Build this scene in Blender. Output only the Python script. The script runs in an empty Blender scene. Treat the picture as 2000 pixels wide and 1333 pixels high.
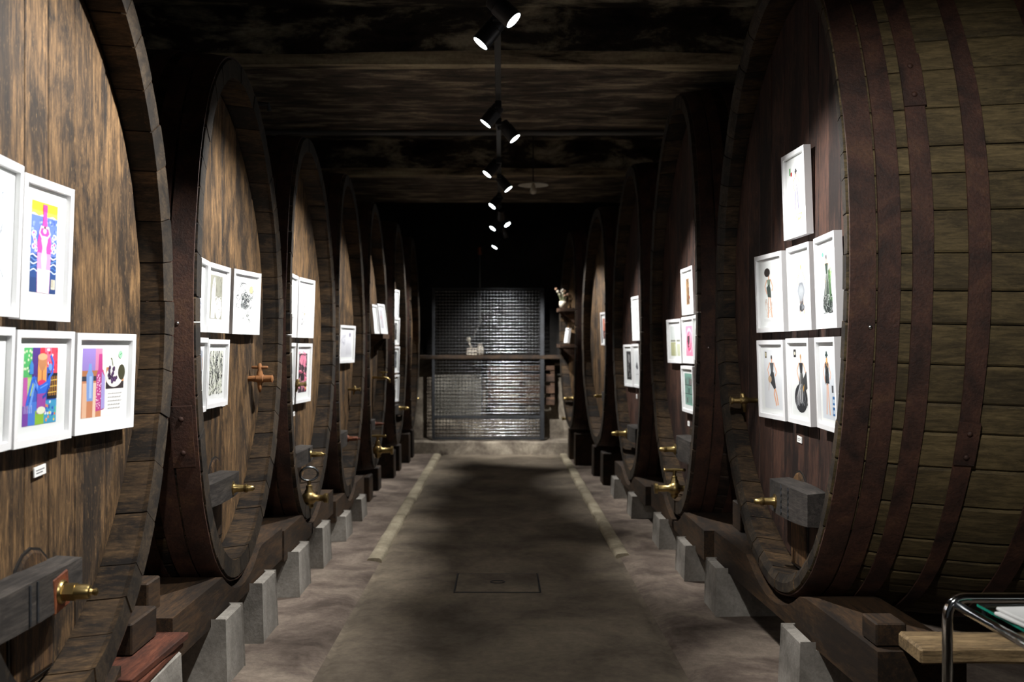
import bpy, bmesh, math, random
from mathutils import Matrix, Vector, noise

R = random.Random(11)
COL = bpy.context.scene.collection
SC = bpy.context.scene

# ------------------------------------------------------------------ camera, world, exposure
cd = bpy.data.cameras.new('camera')
cam = bpy.data.objects.new('camera', cd)
COL.objects.link(cam)
cam.location = (0, 0, 1.5)
cam.rotation_euler = (math.pi / 2, 0, 0)
cd.sensor_width = 36.0
cd.lens = 34.2
cd.shift_x = 21.0 / 2000
cd.shift_y = 12.5 / 2000
cd.clip_start = 0.05
cd.clip_end = 60
cd.dof.use_dof = True
cd.dof.focus_distance = 4.3
cd.dof.aperture_fstop = 2.8
SC.camera = cam

wd = bpy.data.worlds.new('cellar_dark')
SC.world = wd
wd.use_nodes = True
wd.node_tree.nodes['Background'].inputs[0].default_value = (0.9, 0.95, 1.0, 1)
wd.node_tree.nodes['Background'].inputs[1].default_value = 0.02

SC.view_settings.view_transform = 'Standard'
SC.view_settings.look = 'None'
SC.view_settings.gamma = 1.0
SC.view_settings.use_curve_mapping = False
SC.view_settings.exposure = 0.0

# spotlights on the ceiling track: (lens position, target, watts, cone degrees, label)
SPOTS = [
    ((-0.103, 4.80, 3.00), (-1.36, 4.70, 1.45), 400, 74, 'nearest track spotlight in view, its black can turned to the left'),
    ((0.057, 4.46, 3.00), (1.38, 4.22, 1.60), 390, 64, 'nearest track spotlight turned right, cut by the top edge of the photo'),
    ((-0.106, 6.52, 3.00), (-1.36, 6.50, 1.42), 400, 72, 'left-turned black spotlight of the second pair along the track'),
    ((0.099, 6.99, 3.00), (1.32, 6.78, 1.45), 390, 62, 'right-turned black spotlight of the second pair along the track'),
    ((-0.124, 8.43, 3.00), (-1.36, 8.15, 1.40), 320, 68, 'left-turned black spotlight of the third pair along the track'),
    ((0.068, 9.22, 3.00), (1.28, 9.05, 1.42), 350, 62, 'right-turned black spotlight of the third pair along the track'),
    ((-0.098, 10.33, 3.00), (-1.32, 9.9, 1.50), 280, 66, 'single left-turned spotlight, fourth stop along the track'),
    ((-0.108, 12.1, 2.98), (-1.28, 11.6, 1.40), 300, 66, 'left-turned spotlight of the far pair before the last lamp'),
    ((0.075, 11.8, 2.99), (1.15, 11.2, 1.40), 300, 60, 'right-turned spotlight of the far pair before the last lamp'),
    ((-0.093, 13.40, 2.88), (-1.18, 13.1, 1.20), 220, 62, 'farthest lit spotlight at the end of the track'),
    ((0.07, 12.60, 2.93), (0.75, 13.40, 0.80), 260, 70, 'farthest right spotlight, lens turned away from the camera'),
    ((0.0, 11.10, 2.97), (0.06, 14.1, 0.85), 620, 46, 'added track spotlight brightening the mesh gate, hidden in the dark'),  # added lamp, kept out of sight, to bring out the gate wire highlights
    ((-0.09, 3.30, 3.00), (-1.42, 2.92, 1.50), 400, 84, 'black track spotlight above the nearest left cask, out of the photo'),
    ((0.07, 1.00, 3.00), (1.75, 3.55, 1.40), 260, 58, 'black track spotlight aimed at the staves of the nearest right cask, out of the photo'),
    ((-0.10, 0.20, 3.00), (-0.75, 3.70, 0.00), 170, 54, 'black track spotlight aimed at the aisle floor, out of the photo'),
]

# ------------------------------------------------------------------ helpers
def lin(h):
    h = h.lstrip('#')
    v = [int(h[i:i + 2], 16) / 255 for i in (0, 2, 4)]
    return tuple(x / 12.92 if x <= 0.04045 else ((x + 0.055) / 1.055) ** 2.4 for x in v) + (1.0,)


def link(o, parent=None):
    COL.objects.link(o)
    if parent is not None:
        o.parent = parent
    return o


def mesh_obj(name, verts, faces, mat, parent=None, smooth=False):
    m = bpy.data.meshes.new(name)
    m.from_pydata(verts, [], faces)
    m.update()
    if smooth:
        m.shade_smooth()
    if mat:
        m.materials.append(mat)
    return link(bpy.data.objects.new(name, m), parent)


def empty(name, loc=(0, 0, 0), rotz=0.0, label=None, cat=None, group=None):
    o = bpy.data.objects.new(name, None)
    o.empty_display_size = 0.1
    o.location = loc
    o.rotation_euler = (0, 0, rotz)
    COL.objects.link(o)
    tag(o, label, cat, group)
    return o


def tag(o, label=None, cat=None, group=None, kind=None):
    if label:
        o['label'] = label
    if cat:
        o['category'] = cat
    if group:
        o['group'] = group
    if kind:
        o['kind'] = kind
    return o


def frame_axes(d):
    d = Vector(d).normalized()
    a = Vector((0, 0, 1)) if abs(d.z) < 0.9 else Vector((0, 1, 0))
    s = d.cross(a).normalized()
    return d, s, s.cross(d)


class MB:
    def __init__(self):
        self.v = []
        self.f = []

    def add(self, vs, fs):
        b = len(self.v)
        self.v += [tuple(p) for p in vs]
        self.f += [tuple(b + i for i in q) for q in fs]
        return self

    def box(self, x0, y0, z0, x1, y1, z1, mtx=None):
        vs = [Vector(p) for p in ((x0, y0, z0), (x1, y0, z0), (x1, y1, z0), (x0, y1, z0), (x0, y0, z1), (x1, y0, z1), (x1, y1, z1), (x0, y1, z1))]
        if mtx is not None:
            vs = [mtx @ p for p in vs]
        return self.add(vs, [(0, 3, 2, 1), (4, 5, 6, 7), (0, 1, 5, 4), (1, 2, 6, 5), (2, 3, 7, 6), (3, 0, 4, 7)])

    def lathe(self, prof, o, d, n=16, hexa=None):
        d, s, t = frame_axes(d)
        o = Vector(o)
        vs = []
        fs = []
        for (x, r) in prof:
            for k in range(n):
                a = 2 * math.pi * k / n
                vs.append(o + d * x + (s * math.cos(a) + t * math.sin(a)) * r)
        for i in range(len(prof) - 1):
            for k in range(n):
                k2 = (k + 1) % n
                fs.append((i * n + k, i * n + k2, (i + 1) * n + k2, (i + 1) * n + k))
        fs.append(tuple(reversed(range(n))))
        fs.append(tuple((len(prof) - 1) * n + k for k in range(n)))
        return self.add(vs, fs)

    def tube(self, pts, r, n=10, closed=False):
        pts = [Vector(p) for p in pts]
        m = len(pts)
        vs = []
        fs = []
        up = None
        for i, p in enumerate(pts):
            if closed:
                d = pts[(i + 1) % m] - pts[i - 1]
            else:
                d = pts[min(i + 1, m - 1)] - pts[max(i - 1, 0)]
            d.normalize()
            if up is None:
                _, s, t = frame_axes(d)
            else:
                s = (up - d * up.dot(d)).normalized()
                t = s.cross(d)
            up = s
            rr = r[i] if isinstance(r, (list, tuple)) else r
            for k in range(n):
                a = 2 * math.pi * k / n
                vs.append(p + (s * math.cos(a) + t * math.sin(a)) * rr)
        for i in range(m if closed else m - 1):
            j = (i + 1) % m
            for k in range(n):
                k2 = (k + 1) % n
                fs.append((i * n + k, i * n + k2, j * n + k2, j * n + k))
        if not closed:
            fs.append(tuple(reversed(range(n))))
            fs.append(tuple((m - 1) * n + k for k in range(n)))
        return self.add(vs, fs)

    def build(self, name, mat, parent=None, bevel=0.0, smooth=False, seg=1, angle=None):
        o = mesh_obj(name, self.v, self.f, mat, parent)
        bm = bmesh.new()
        bm.from_mesh(o.data)
        if bevel:
            bmesh.ops.bevel(bm, geom=list(bm.edges), offset=bevel, segments=seg, affect='EDGES', profile=0.6)
        bmesh.ops.recalc_face_normals(bm, faces=list(bm.faces))
        bm.to_mesh(o.data)
        bm.free()
        if smooth:
            o.data.shade_smooth()
            if angle:
                o.data.set_sharp_from_angle(angle=math.radians(angle))
        return o


# ------------------------------------------------------------------ materials
def new_mat(name):
    m = bpy.data.materials.new(name)
    m.use_nodes = True
    nt = m.node_tree
    return m, nt, nt.nodes['Principled BSDF']


def plain(name, c, rough=0.6, metal=0.0, spec=0.5):
    m, nt, b = new_mat(name)
    b.inputs['Base Color'].default_value = lin(c) if isinstance(c, str) else c
    b.inputs['Roughness'].default_value = rough
    b.inputs['Metallic'].default_value = metal
    b.inputs['Specular IOR Level'].default_value = spec
    return m


def nd(nt, typ, **kw):
    n = nt.nodes.new(typ)
    for k, v in kw.items():
        setattr(n, k, v)
    return n


def ramp(nt, stops):
    n = nt.nodes.new('ShaderNodeValToRGB')
    e = n.color_ramp.elements
    while len(e) < len(stops):
        e.new(0.5)
    for i, (p, c) in enumerate(stops):
        e[i].position = p
        e[i].color = lin(c) if isinstance(c, str) else (c, c, c, 1)
    return n


def noise_node(nt, vec, scale, detail=4, rough=0.6, dist=0.0):
    n = nt.nodes.new('ShaderNodeTexNoise')
    n.inputs['Scale'].default_value = scale
    n.inputs['Detail'].default_value = detail
    n.inputs['Roughness'].default_value = rough
    n.inputs['Distortion'].default_value = dist
    nt.links.new(vec, n.inputs['Vector'])
    return n.outputs['Fac']


def mapping(nt, src, scale):
    n = nt.nodes.new('ShaderNodeMapping')
    n.inputs['Scale'].default_value = scale
    nt.links.new(src, n.inputs['Vector'])
    return n.outputs['Vector']


def mixc(nt, fac, a, b, blend='MIX'):
    n = nt.nodes.new('ShaderNodeMix')
    n.data_type = 'RGBA'
    n.blend_type = blend
    for s, v in ((n.inputs[0], fac), (n.inputs[6], a), (n.inputs[7], b)):
        if isinstance(v, bpy.types.NodeSocket):
            nt.links.new(v, s)
        else:
            s.default_value = v if s is n.inputs[0] else (lin(v) if isinstance(v, str) else v)
    return n.outputs[2]


def bump(nt, h, b, strength=0.4, dist=0.01):
    n = nt.nodes.new('ShaderNodeBump')
    n.inputs['Strength'].default_value = strength
    n.inputs['Distance'].default_value = dist
    nt.links.new(h, n.inputs['Height'])
    nt.links.new(n.outputs['Normal'], b.inputs['Normal'])


def obj_coord(nt, rand=True):
    tc = nt.nodes.new('ShaderNodeTexCoord')
    if not rand:
        return tc.outputs['Object'], None
    oi = nt.nodes.new('ShaderNodeObjectInfo')
    mu = nt.nodes.new('ShaderNodeMath')
    mu.operation = 'MULTIPLY'
    mu.inputs[1].default_value = 37.0
    nt.links.new(oi.outputs['Random'], mu.inputs[0])
    va = nt.nodes.new('ShaderNodeVectorMath')
    va.operation = 'ADD'
    nt.links.new(tc.outputs['Object'], va.inputs[0])
    nt.links.new(mu.outputs[0], va.inputs[1])
    return va.outputs[0], oi.outputs['Random']


def wood(name, cols, stain, axis, rough=0.7, stain_amt=0.8, var=0.35, bs=0.35, fleck=None):
    """cols: dark, mid, light grain colours; stain: dark blotch colour; axis: grain direction"""
    m, nt, b = new_mat(name)
    v, rnd = obj_coord(nt)
    k = {'x': 0, 'y': 1, 'z': 2}[axis]
    def stretch(f):
        q = [1.0] * 3
        q[k] = f
        return mapping(nt, v, q)
    g = noise_node(nt, stretch(0.055), 120, 8, 0.75, 0.3)
    g2 = noise_node(nt, stretch(0.16), 48, 8, 0.78, 0.5)
    st = noise_node(nt, stretch(0.26), 6.0, 12, 0.74, 0.5)
    fl = noise_node(nt, stretch(0.22), 170, 4, 0.65)
    add = nt.nodes.new('ShaderNodeMath')
    add.operation = 'ADD'
    nt.links.new(g, add.inputs[0])
    nt.links.new(g2, add.inputs[1])
    hf = nt.nodes.new('ShaderNodeMath')
    hf.operation = 'MULTIPLY'
    hf.inputs[1].default_value = 0.5
    nt.links.new(add.outputs[0], hf.inputs[0])
    g = hf.outputs[0]
    rg = ramp(nt, [(0.38, cols[0]), (0.5, cols[1]), (0.62, cols[2])])
    nt.links.new(g, rg.inputs[0])
    rs = ramp(nt, [(0.43, 1.0), (0.55, 0.0)])
    nt.links.new(st, rs.inputs[0])
    sm = nt.nodes.new('ShaderNodeMath')
    sm.operation = 'MULTIPLY'
    sm.inputs[1].default_value = stain_amt
    nt.links.new(rs.outputs[0], sm.inputs[0])
    c = mixc(nt, sm.outputs[0], rg.outputs[0], stain)
    rf = ramp(nt, [(0.60, 0.0), (0.74, 0.6)])
    nt.links.new(fl, rf.inputs[0])
    c = mixc(nt, rf.outputs[0], c, fleck or cols[2])
    # board-to-board difference
    mr = nt.nodes.new('ShaderNodeMapRange')
    mr.inputs[3].default_value = 1.0 - var
    mr.inputs[4].default_value = 1.0 + var
    nt.links.new(rnd, mr.inputs[0])
    hs = nt.nodes.new('ShaderNodeHueSaturation')
    nt.links.new(mr.outputs[0], hs.inputs['Value'])
    nt.links.new(c, hs.inputs['Color'])
    nt.links.new(hs.outputs[0], b.inputs['Base Color'])
    b.inputs['Roughness'].default_value = rough
    b.inputs['Specular IOR Level'].default_value = 0.3
    bump(nt, g, b, bs, 0.004)
    return m


M = {}
M['head_left'] = wood('oak_head_warm', ('#1d160f', '#58432c', '#866845'), '#131110', 'z', fleck='#957650', stain_amt=.85, var=.2)
M['head_right'] = wood('oak_head_dark', ('#1f1512', '#3e2a22', '#54392c'), '#100d0d', 'z', fleck='#5d4436', var=0.25)
M['stave_left'] = wood('stave_wood_warm', ('#1a140e', '#413221', '#5d4830'), '#0e0c0b', 'x', var=0.25, stain_amt=.9)
M['stave_right'] = wood('stave_wood_grey', ('#39311f', '#5b4e34', '#746344'), '#28221a', 'x', var=0.14, stain_amt=0.6)
M['rim'] = wood('dark_end_grain', ('#18130e', '#32291f', '#4a3d2d'), '#0e0d0c', 'x', var=0.2)
M['stave_dark'] = wood('stave_wood_dark', ('#1d1611', '#382a20', '#4c3a2b'), '#100d0b', 'x', var=0.25)
M['beam'] = wood('cradle_timber', ('#18110b', '#332415', '#47321d'), '#100b07', 'y', var=0.2)
M['plank'] = wood('pale_plank', ('#3a3021', '#776245', '#9b8460'), '#2c241a', 'x', var=0.2)
M['bar_wood'] = wood('grey_bar_wood', ('#1f1c1a', '#373330', '#4f4943'), '#171514', 'y', var=0.15, stain_amt=0.5)
M['shim'] = wood('red_shim_wood', ('#34190e', '#5a3020', '#6f402c'), '#24120b', 'y', var=0.2)
M['spigot_wood'] = wood('turned_wood', ('#5c3a20', '#8d5e38', '#a87548'), '#4a2e1a', 'x', var=0.1, stain_amt=0.3)
M['hatch'] = wood('hatch_wood', ('#241a12', '#4c3724', '#7a5a34'), '#100c09', 'z', var=0.2, fleck='#96763f')


def rusty(name, c0, c1, c2, bs=0.6):
    m, nt, b = new_mat(name)
    v, rnd = obj_coord(nt)
    n1 = noise_node(nt, v, 90, 6, 0.7)
    n2 = noise_node(nt, v, 7, 5, 0.6, 0.5)
    r = ramp(nt, [(0.3, c0), (0.55, c1), (0.8, c2)])
    nt.links.new(n2, r.inputs[0])
    r2 = ramp(nt, [(0.35, 0.45), (0.65, 1.25)])
    nt.links.new(n1, r2.inputs[0])
    c = mixc(nt, 0.7, r.outputs[0], r2.outputs[0], 'MULTIPLY')
    nt.links.new(c, b.inputs['Base Color'])
    b.inputs['Roughness'].default_value = 0.62
    b.inputs['Specular IOR Level'].default_value = 0.45
    bump(nt, n1, b, bs, 0.006)
    return m


M['hoop'] = rusty('rusty_hoop_iron', '#261914', '#4a2f24', '#64462f')
M['rust_plate'] = rusty('rust_plate', '#4a2313', '#7a3d1e', '#8e5530')
M['iron'] = rusty('dark_iron', '#16171a', '#24262a', '#33353a', 0.2)


def concrete(name, c0, c1, c2, s=3.0, stretch=(1, 1, 1), bs=0.4, lines=None, rough=0.9):
    m, nt, b = new_mat(name)
    v, rnd = obj_coord(nt, False)
    v2 = mapping(nt, v, stretch)
    n1 = noise_node(nt, v2, s, 8, 0.65, 0.4)
    n2 = noise_node(nt, v, s * 14, 6, 0.7)
    n3 = noise_node(nt, v2, s * 0.35, 4, 0.5)
    r = ramp(nt, [(0.34, c0), (0.5, c1), (0.66, c2)])
    nt.links.new(n1, r.inputs[0])
    r2 = ramp(nt, [(0.3, 0.72), (0.7, 1.18)])
    nt.links.new(n2, r2.inputs[0])
    c = mixc(nt, 0.8, r.outputs[0], r2.outputs[0], 'MULTIPLY')
    r3 = ramp(nt, [(0.35, 0.75), (0.65, 1.15)])
    nt.links.new(n3, r3.inputs[0])
    c = mixc(nt, 0.7, c, r3.outputs[0], 'MULTIPLY')
    nt.links.new(c, b.inputs['Base Color'])
    b.inputs['Roughness'].default_value = rough
    b.inputs['Specular IOR Level'].default_value = 0.3
    bump(nt, n2, b, bs, 0.008)
    return m


M['floor'] = concrete('cement_floor', '#544b40', '#726759', '#897d6b', 1.6)
M['apron'] = concrete('rough_apron', '#4c4139', '#6e6157', '#8c7f71', 2.6, bs=0.8)
M['kerb'] = concrete('pale_kerb', '#7d7461', '#a0957f', '#b8ad95', 3.0)
M['pillar'] = concrete('grey_pillar_concrete', '#6f6a63', '#87827a', '#9a958d', 4.0)
M['ceiling'] = concrete('mottled_ceiling', '#100e0b', '#3a322a', '#b3a68c', 3.4, (0.6, 1.4, 1.4))
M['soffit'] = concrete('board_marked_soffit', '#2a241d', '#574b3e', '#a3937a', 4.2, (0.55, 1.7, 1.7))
M['pale_edge'] = concrete('lime_edge', '#3a3024', '#a9977a', '#cdbd98', 2.6, (0.5, 3, 3))
M['plaster'] = concrete('stained_plaster', '#3f362f', '#7b7164', '#a99f8d', 2.2)
M['wall'] = concrete('dark_side_wall', '#2a241f', '#3f372f', '#4f463c', 2.0)
M['wall_upper'] = concrete('near_black_wall', '#0d0c0b', '#171513', '#26221f', 2.0)
M['board_grey'] = concrete('grey_board', '#6b6860', '#7b776e', '#8a867c', 3.0)
M['brass'] = plain('brass', (0.36, 0.265, 0.11, 1), 0.34, 1.0)
M['old_brass'] = plain('aged_brass', (0.28, 0.20, 0.085, 1), 0.42, 1.0)
M['white'] = plain('white_lacquer', '#e9e9ea', 0.35)
M['mat'] = plain('white_mount_board', '#ecefee', 0.85)
M['paper'] = plain('white_paper', '#e4e4e2', 0.8)
M['ink'] = plain('grey_ink', '#6a6a6c', 0.8)
M['black'] = plain('black_lamp_paint', '#15161a', 0.38)
M['track'] = plain('dark_track_paint', '#2d2c2b', 0.45)
M['chrome'] = plain('chrome', (0.82, 0.84, 0.86, 1), 0.08, 1.0)
M['steel'] = plain('dull_steel', (0.20, 0.21, 0.22, 1), 0.22, 1.0)
M['bolt'] = plain('bright_bolt', (0.8, 0.8, 0.8, 1), 0.25, 1.0)
M['pipe'] = plain('grey_pipe', '#5f5d59', 0.5)
M['enamel'] = plain('white_enamel', '#b9b2a0', 0.4)
M['cord'] = plain('black_cord', '#17130f', 0.6)
M['resin'] = plain('amber_resin', '#b4622a', 0.5)
M['leaf'] = plain('dry_leaf', '#7b7f5c', 0.7)
M['flower'] = plain('dry_flower', '#a9836a', 0.7)
M['crate'] = wood('brown_crate', ('#2a1e17', '#4d382a', '#664c39'), '#1d1510', 'x', var=0.2)
M['ceramic'] = plain('cream_ceramic', '#c9bfae', 0.4)


def emit(name, c, s):
    m = bpy.data.materials.new(name)
    m.use_nodes = True
    nt = m.node_tree
    nt.nodes.clear()
    e = nt.nodes.new('ShaderNodeEmission')
    e.inputs[0].default_value = c
    e.inputs[1].default_value = s
    o = nt.nodes.new('ShaderNodeOutputMaterial')
    nt.links.new(e.outputs[0], o.inputs[0])
    return m


M['lens'] = emit('lamp_lens', (0.85, 0.97, 1.0, 1), 14.0)


def thin_glass(name, tint, gloss=0.05):
    m = bpy.data.materials.new(name)
    m.use_nodes = True
    nt = m.node_tree
    nt.nodes.clear()
    t = nt.nodes.new('ShaderNodeBsdfTransparent')
    t.inputs[0].default_value = tint
    g = nt.nodes.new('ShaderNodeBsdfGlossy')
    g.inputs['Roughness'].default_value = 0.04
    x = nt.nodes.new('ShaderNodeMixShader')
    fr = nt.nodes.new('ShaderNodeLayerWeight')
    fr.inputs[0].default_value = 0.2
    mu = nt.nodes.new('ShaderNodeMath')
    mu.operation = 'MULTIPLY'
    mu.inputs[1].default_value = gloss / 0.1
    nt.links.new(fr.outputs['Fresnel'], mu.inputs[0])
    nt.links.new(mu.outputs[0], x.inputs[0])
    nt.links.new(t.outputs[0], x.inputs[1])
    nt.links.new(g.outputs[0], x.inputs[2])
    o = nt.nodes.new('ShaderNodeOutputMaterial')
    nt.links.new(x.outputs[0], o.inputs[0])
    return m


M['glass'] = thin_glass('picture_glass', (1, 1, 1, 1), 0.03)
M['table_glass'] = thin_glass('green_table_glass', (0.86, 0.95, 0.92, 1), 0.12)
M['glass_edge'] = plain('green_glass_edge', '#1f8f78', 0.2)


def print_mat():
    m, nt, b = new_mat('printed_colour')
    a = nt.nodes.new('ShaderNodeVertexColor')
    a.layer_name = 'Col'
    nt.links.new(a.outputs['Color'], b.inputs['Base Color'])
    b.inputs['Roughness'].default_value = 0.8
    return m


M['print'] = print_mat()

# ------------------------------------------------------------------ the setting
WALL_Y = 14.1


def sstep(a, b, x):
    t = max(0.0, min(1.0, (x - a) / (b - a)))
    return t * t * (3 - 2 * t)


def floor_z(x, y):
    ax = abs(x)
    n = noise.noise(Vector((x * 1.7, y * 1.1, 0))) * 0.012 + noise.noise(Vector((x * 6, y * 6, 3))) * 0.004
    k = sstep(0.84, 0.93, ax)
    g = -0.012 * math.exp(-((ax - 0.83) / 0.022) ** 2)
    return k * (0.014 + n) + g + 0.0012 * noise.noise(Vector((x * 2, y * 2, 9)))


xs = [-3.6, -3.0, -2.6, -2.2, -1.9, -1.7, -1.55, -1.45, -1.35, -1.27, -1.19, -1.11, -1.04, -0.98, -0.93, -0.90, -0.875, -0.85, -0.83, -0.81, -0.79, -0.7, -0.5, -0.28, 0]
xs = xs + [-x for x in reversed(xs[:-1])]
ys = [-2.0 + 0.09 * i for i in range(int((WALL_Y + 2.0) / 0.09) + 1)] + [WALL_Y]
fv = [(x, y, floor_z(x, y)) for y in ys for x in xs]
nx = len(xs)
ff = []
fm = []
for j in range(len(ys) - 1):
    for i in range(nx - 1):
        ff.append((j * nx + i, j * nx + i + 1, (j + 1) * nx + i + 1, (j + 1) * nx + i))
        fm.append(1 if abs((xs[i] + xs[i + 1]) / 2) > 0.84 else 0)
fl = mesh_obj('floor', fv, ff, M['floor'], smooth=True)
fl.data.materials.append(M['apron'])
fl.data.polygons.foreach_set('material_index', fm)
tag(fl, 'cement aisle floor with rougher raised aprons along both sides', 'floor', kind='structure')

# pale rounded kerb strips along the far half of the aisle
for sgn, y0, nm in ((-1, 6.80, 'left'), (1, 6.95, 'right')):
    mb = MB()
    pr = [(-0.05, -0.03), (-0.05, 0.014), (-0.036, 0.026), (0, 0.029), (0.036, 0.026), (0.052, 0.012), (0.052, -0.03)]
    ny = 40
    vs = []
    for j in range(ny + 1):
        y = y0 + (13.5 - y0) * j / ny
        xc = sgn * ((0.89 if sgn < 0 else 0.865) + 0.008 * noise.noise(Vector((0, y * 1.5, sgn))))
        for (px, pz) in pr:
            vs.append((xc + px, y, pz + (0.006 * noise.noise(Vector((px * 9, y * 4, sgn))) if pz > 0 else 0)))
    n = len(pr)
    fs = [(j * n + i, j * n + (i + 1) % n, (j + 1) * n + (i + 1) % n, (j + 1) * n + i) for j in range(ny) for i in range(n)]
    fs += [tuple(range(n)), tuple(ny * n + i for i in reversed(range(n)))]
    mb.add(vs, fs)
    o = mb.build('trim_1' if sgn < 0 else 'trim_2', M['kerb'], smooth=True, angle=50)
    tag(o, 'pale rounded kerb strip along the %s edge of the aisle' % nm, 'kerb', kind='structure')

# ceiling slab and wide cross beams
o = MB().box(-3.6, -2.0, 3.78, 3.6, WALL_Y, 3.9).build('ceiling', M['ceiling'])
tag(o, 'dark mottled concrete ceiling slab', 'ceiling', kind='structure')
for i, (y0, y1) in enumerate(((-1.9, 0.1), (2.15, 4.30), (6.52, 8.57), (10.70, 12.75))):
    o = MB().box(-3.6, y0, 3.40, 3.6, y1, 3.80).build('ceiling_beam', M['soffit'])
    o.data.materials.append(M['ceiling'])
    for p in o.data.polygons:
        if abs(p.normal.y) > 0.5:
            p.material_index = 1  # beam sides take the darker, more mottled concrete of the slab
    tag(o, None, None, kind='structure')
    if y0 > 6:
        mb = MB()
        nxs = 90
        vs = []
        for k in range(nxs + 1):
            x = -3.5 + 7.0 * k / nxs
            a = 0.5 + 0.5 * noise.noise(Vector((x * 1.2, y0, 1)))
            h = 0.05 + 0.05 * a
            d = 0.10 + 0.07 * noise.noise(Vector((x * 2.2, y0, 5)))
            vs += [(x, y0 - 0.012, 3.40 + h), (x, y0 - 0.016, 3.394), (x, y0 + d, 3.392), (x, y0 + d, 3.402), (x, y0 + 0.002, 3.40 + h)]
        fs = [(k * 5 + i2, k * 5 + (i2 + 1) % 5, (k + 1) * 5 + (i2 + 1) % 5, (k + 1) * 5 + i2) for k in range(nxs) for i2 in range(5)]
        fs += [(0, 1, 2, 3, 4), tuple(nxs * 5 + q for q in (4, 3, 2, 1, 0))]
        mb.add(vs, fs)
        o = mb.build('trim_3' if i == 2 else 'trim_4', M['pale_edge'])
        tag(o, None, None, kind='structure')

o = MB().box(-3.8, -2.0, -0.1, -3.6, WALL_Y + 0.2, 3.9).build('wall_left', M['wall'])
tag(o, kind='structure')
o = MB().box(3.6, -2.0, -0.1, 3.8, WALL_Y + 0.2, 3.9).build('wall_right', M['wall'])
tag(o, kind='structure')
o = MB().box(-3.6, WALL_Y, 1.36, 3.6, WALL_Y + 0.2, 3.9).build('wall_back', M['wall_upper'])  # upper part in a near-black material, darker than the plaster below
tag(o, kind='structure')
o = MB().box(-3.6, WALL_Y, -0.1, 3.6, WALL_Y + 0.2, 1.36).build('wall_back', M['plaster'])
tag(o, kind='structure')
# low plinth at the wall's foot
mb = MB()
vs = []
nn = 60
for k in range(nn + 1):
    x = -1.75 + 3.5 * k / nn
    h = 0.185 + 0.012 * noise.noise(Vector((x * 3, 0, 0)))
    w = 0.02 * noise.noise(Vector((x * 4, 5, 0)))
    vs += [(x, WALL_Y - 0.5 + w - 0.02, -0.02), (x, WALL_Y - 0.5 + w, h - 0.02), (x, WALL_Y - 0.47 + w, h), (x, WALL_Y + 0.01, h), (x, WALL_Y + 0.01, -0.02)]
fs = [(k * 5 + i, k * 5 + (i + 1) % 5, (k + 1) * 5 + (i + 1) % 5, (k + 1) * 5 + i) for k in range(nn) for i in range(5)]
fs += [(0, 1, 2, 3, 4), tuple(nn * 5 + q for q in (4, 3, 2, 1, 0))]
mb.add(vs, fs)
o = mb.build('baseboard_back', M['plaster'], smooth=True, angle=40)
tag(o, kind='structure')

# ------------------------------------------------------------------ casks
P0 = 0.07
SAG = 0.11
RIM = 0.035
TH = 0.085


class Cask:
    pass


def head_w(u, a):
    return -P0 - SAG * (1 - (u / a) ** 2)


def dome(o, d, r, mat, name, parent):
    return MB().lathe([(0, r), (r * 0.35, r * 0.85), (r * 0.6, r * 0.45), (r * 0.66, 0.001)], o, d, 8).build(name, mat, parent, smooth=True)


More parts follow.
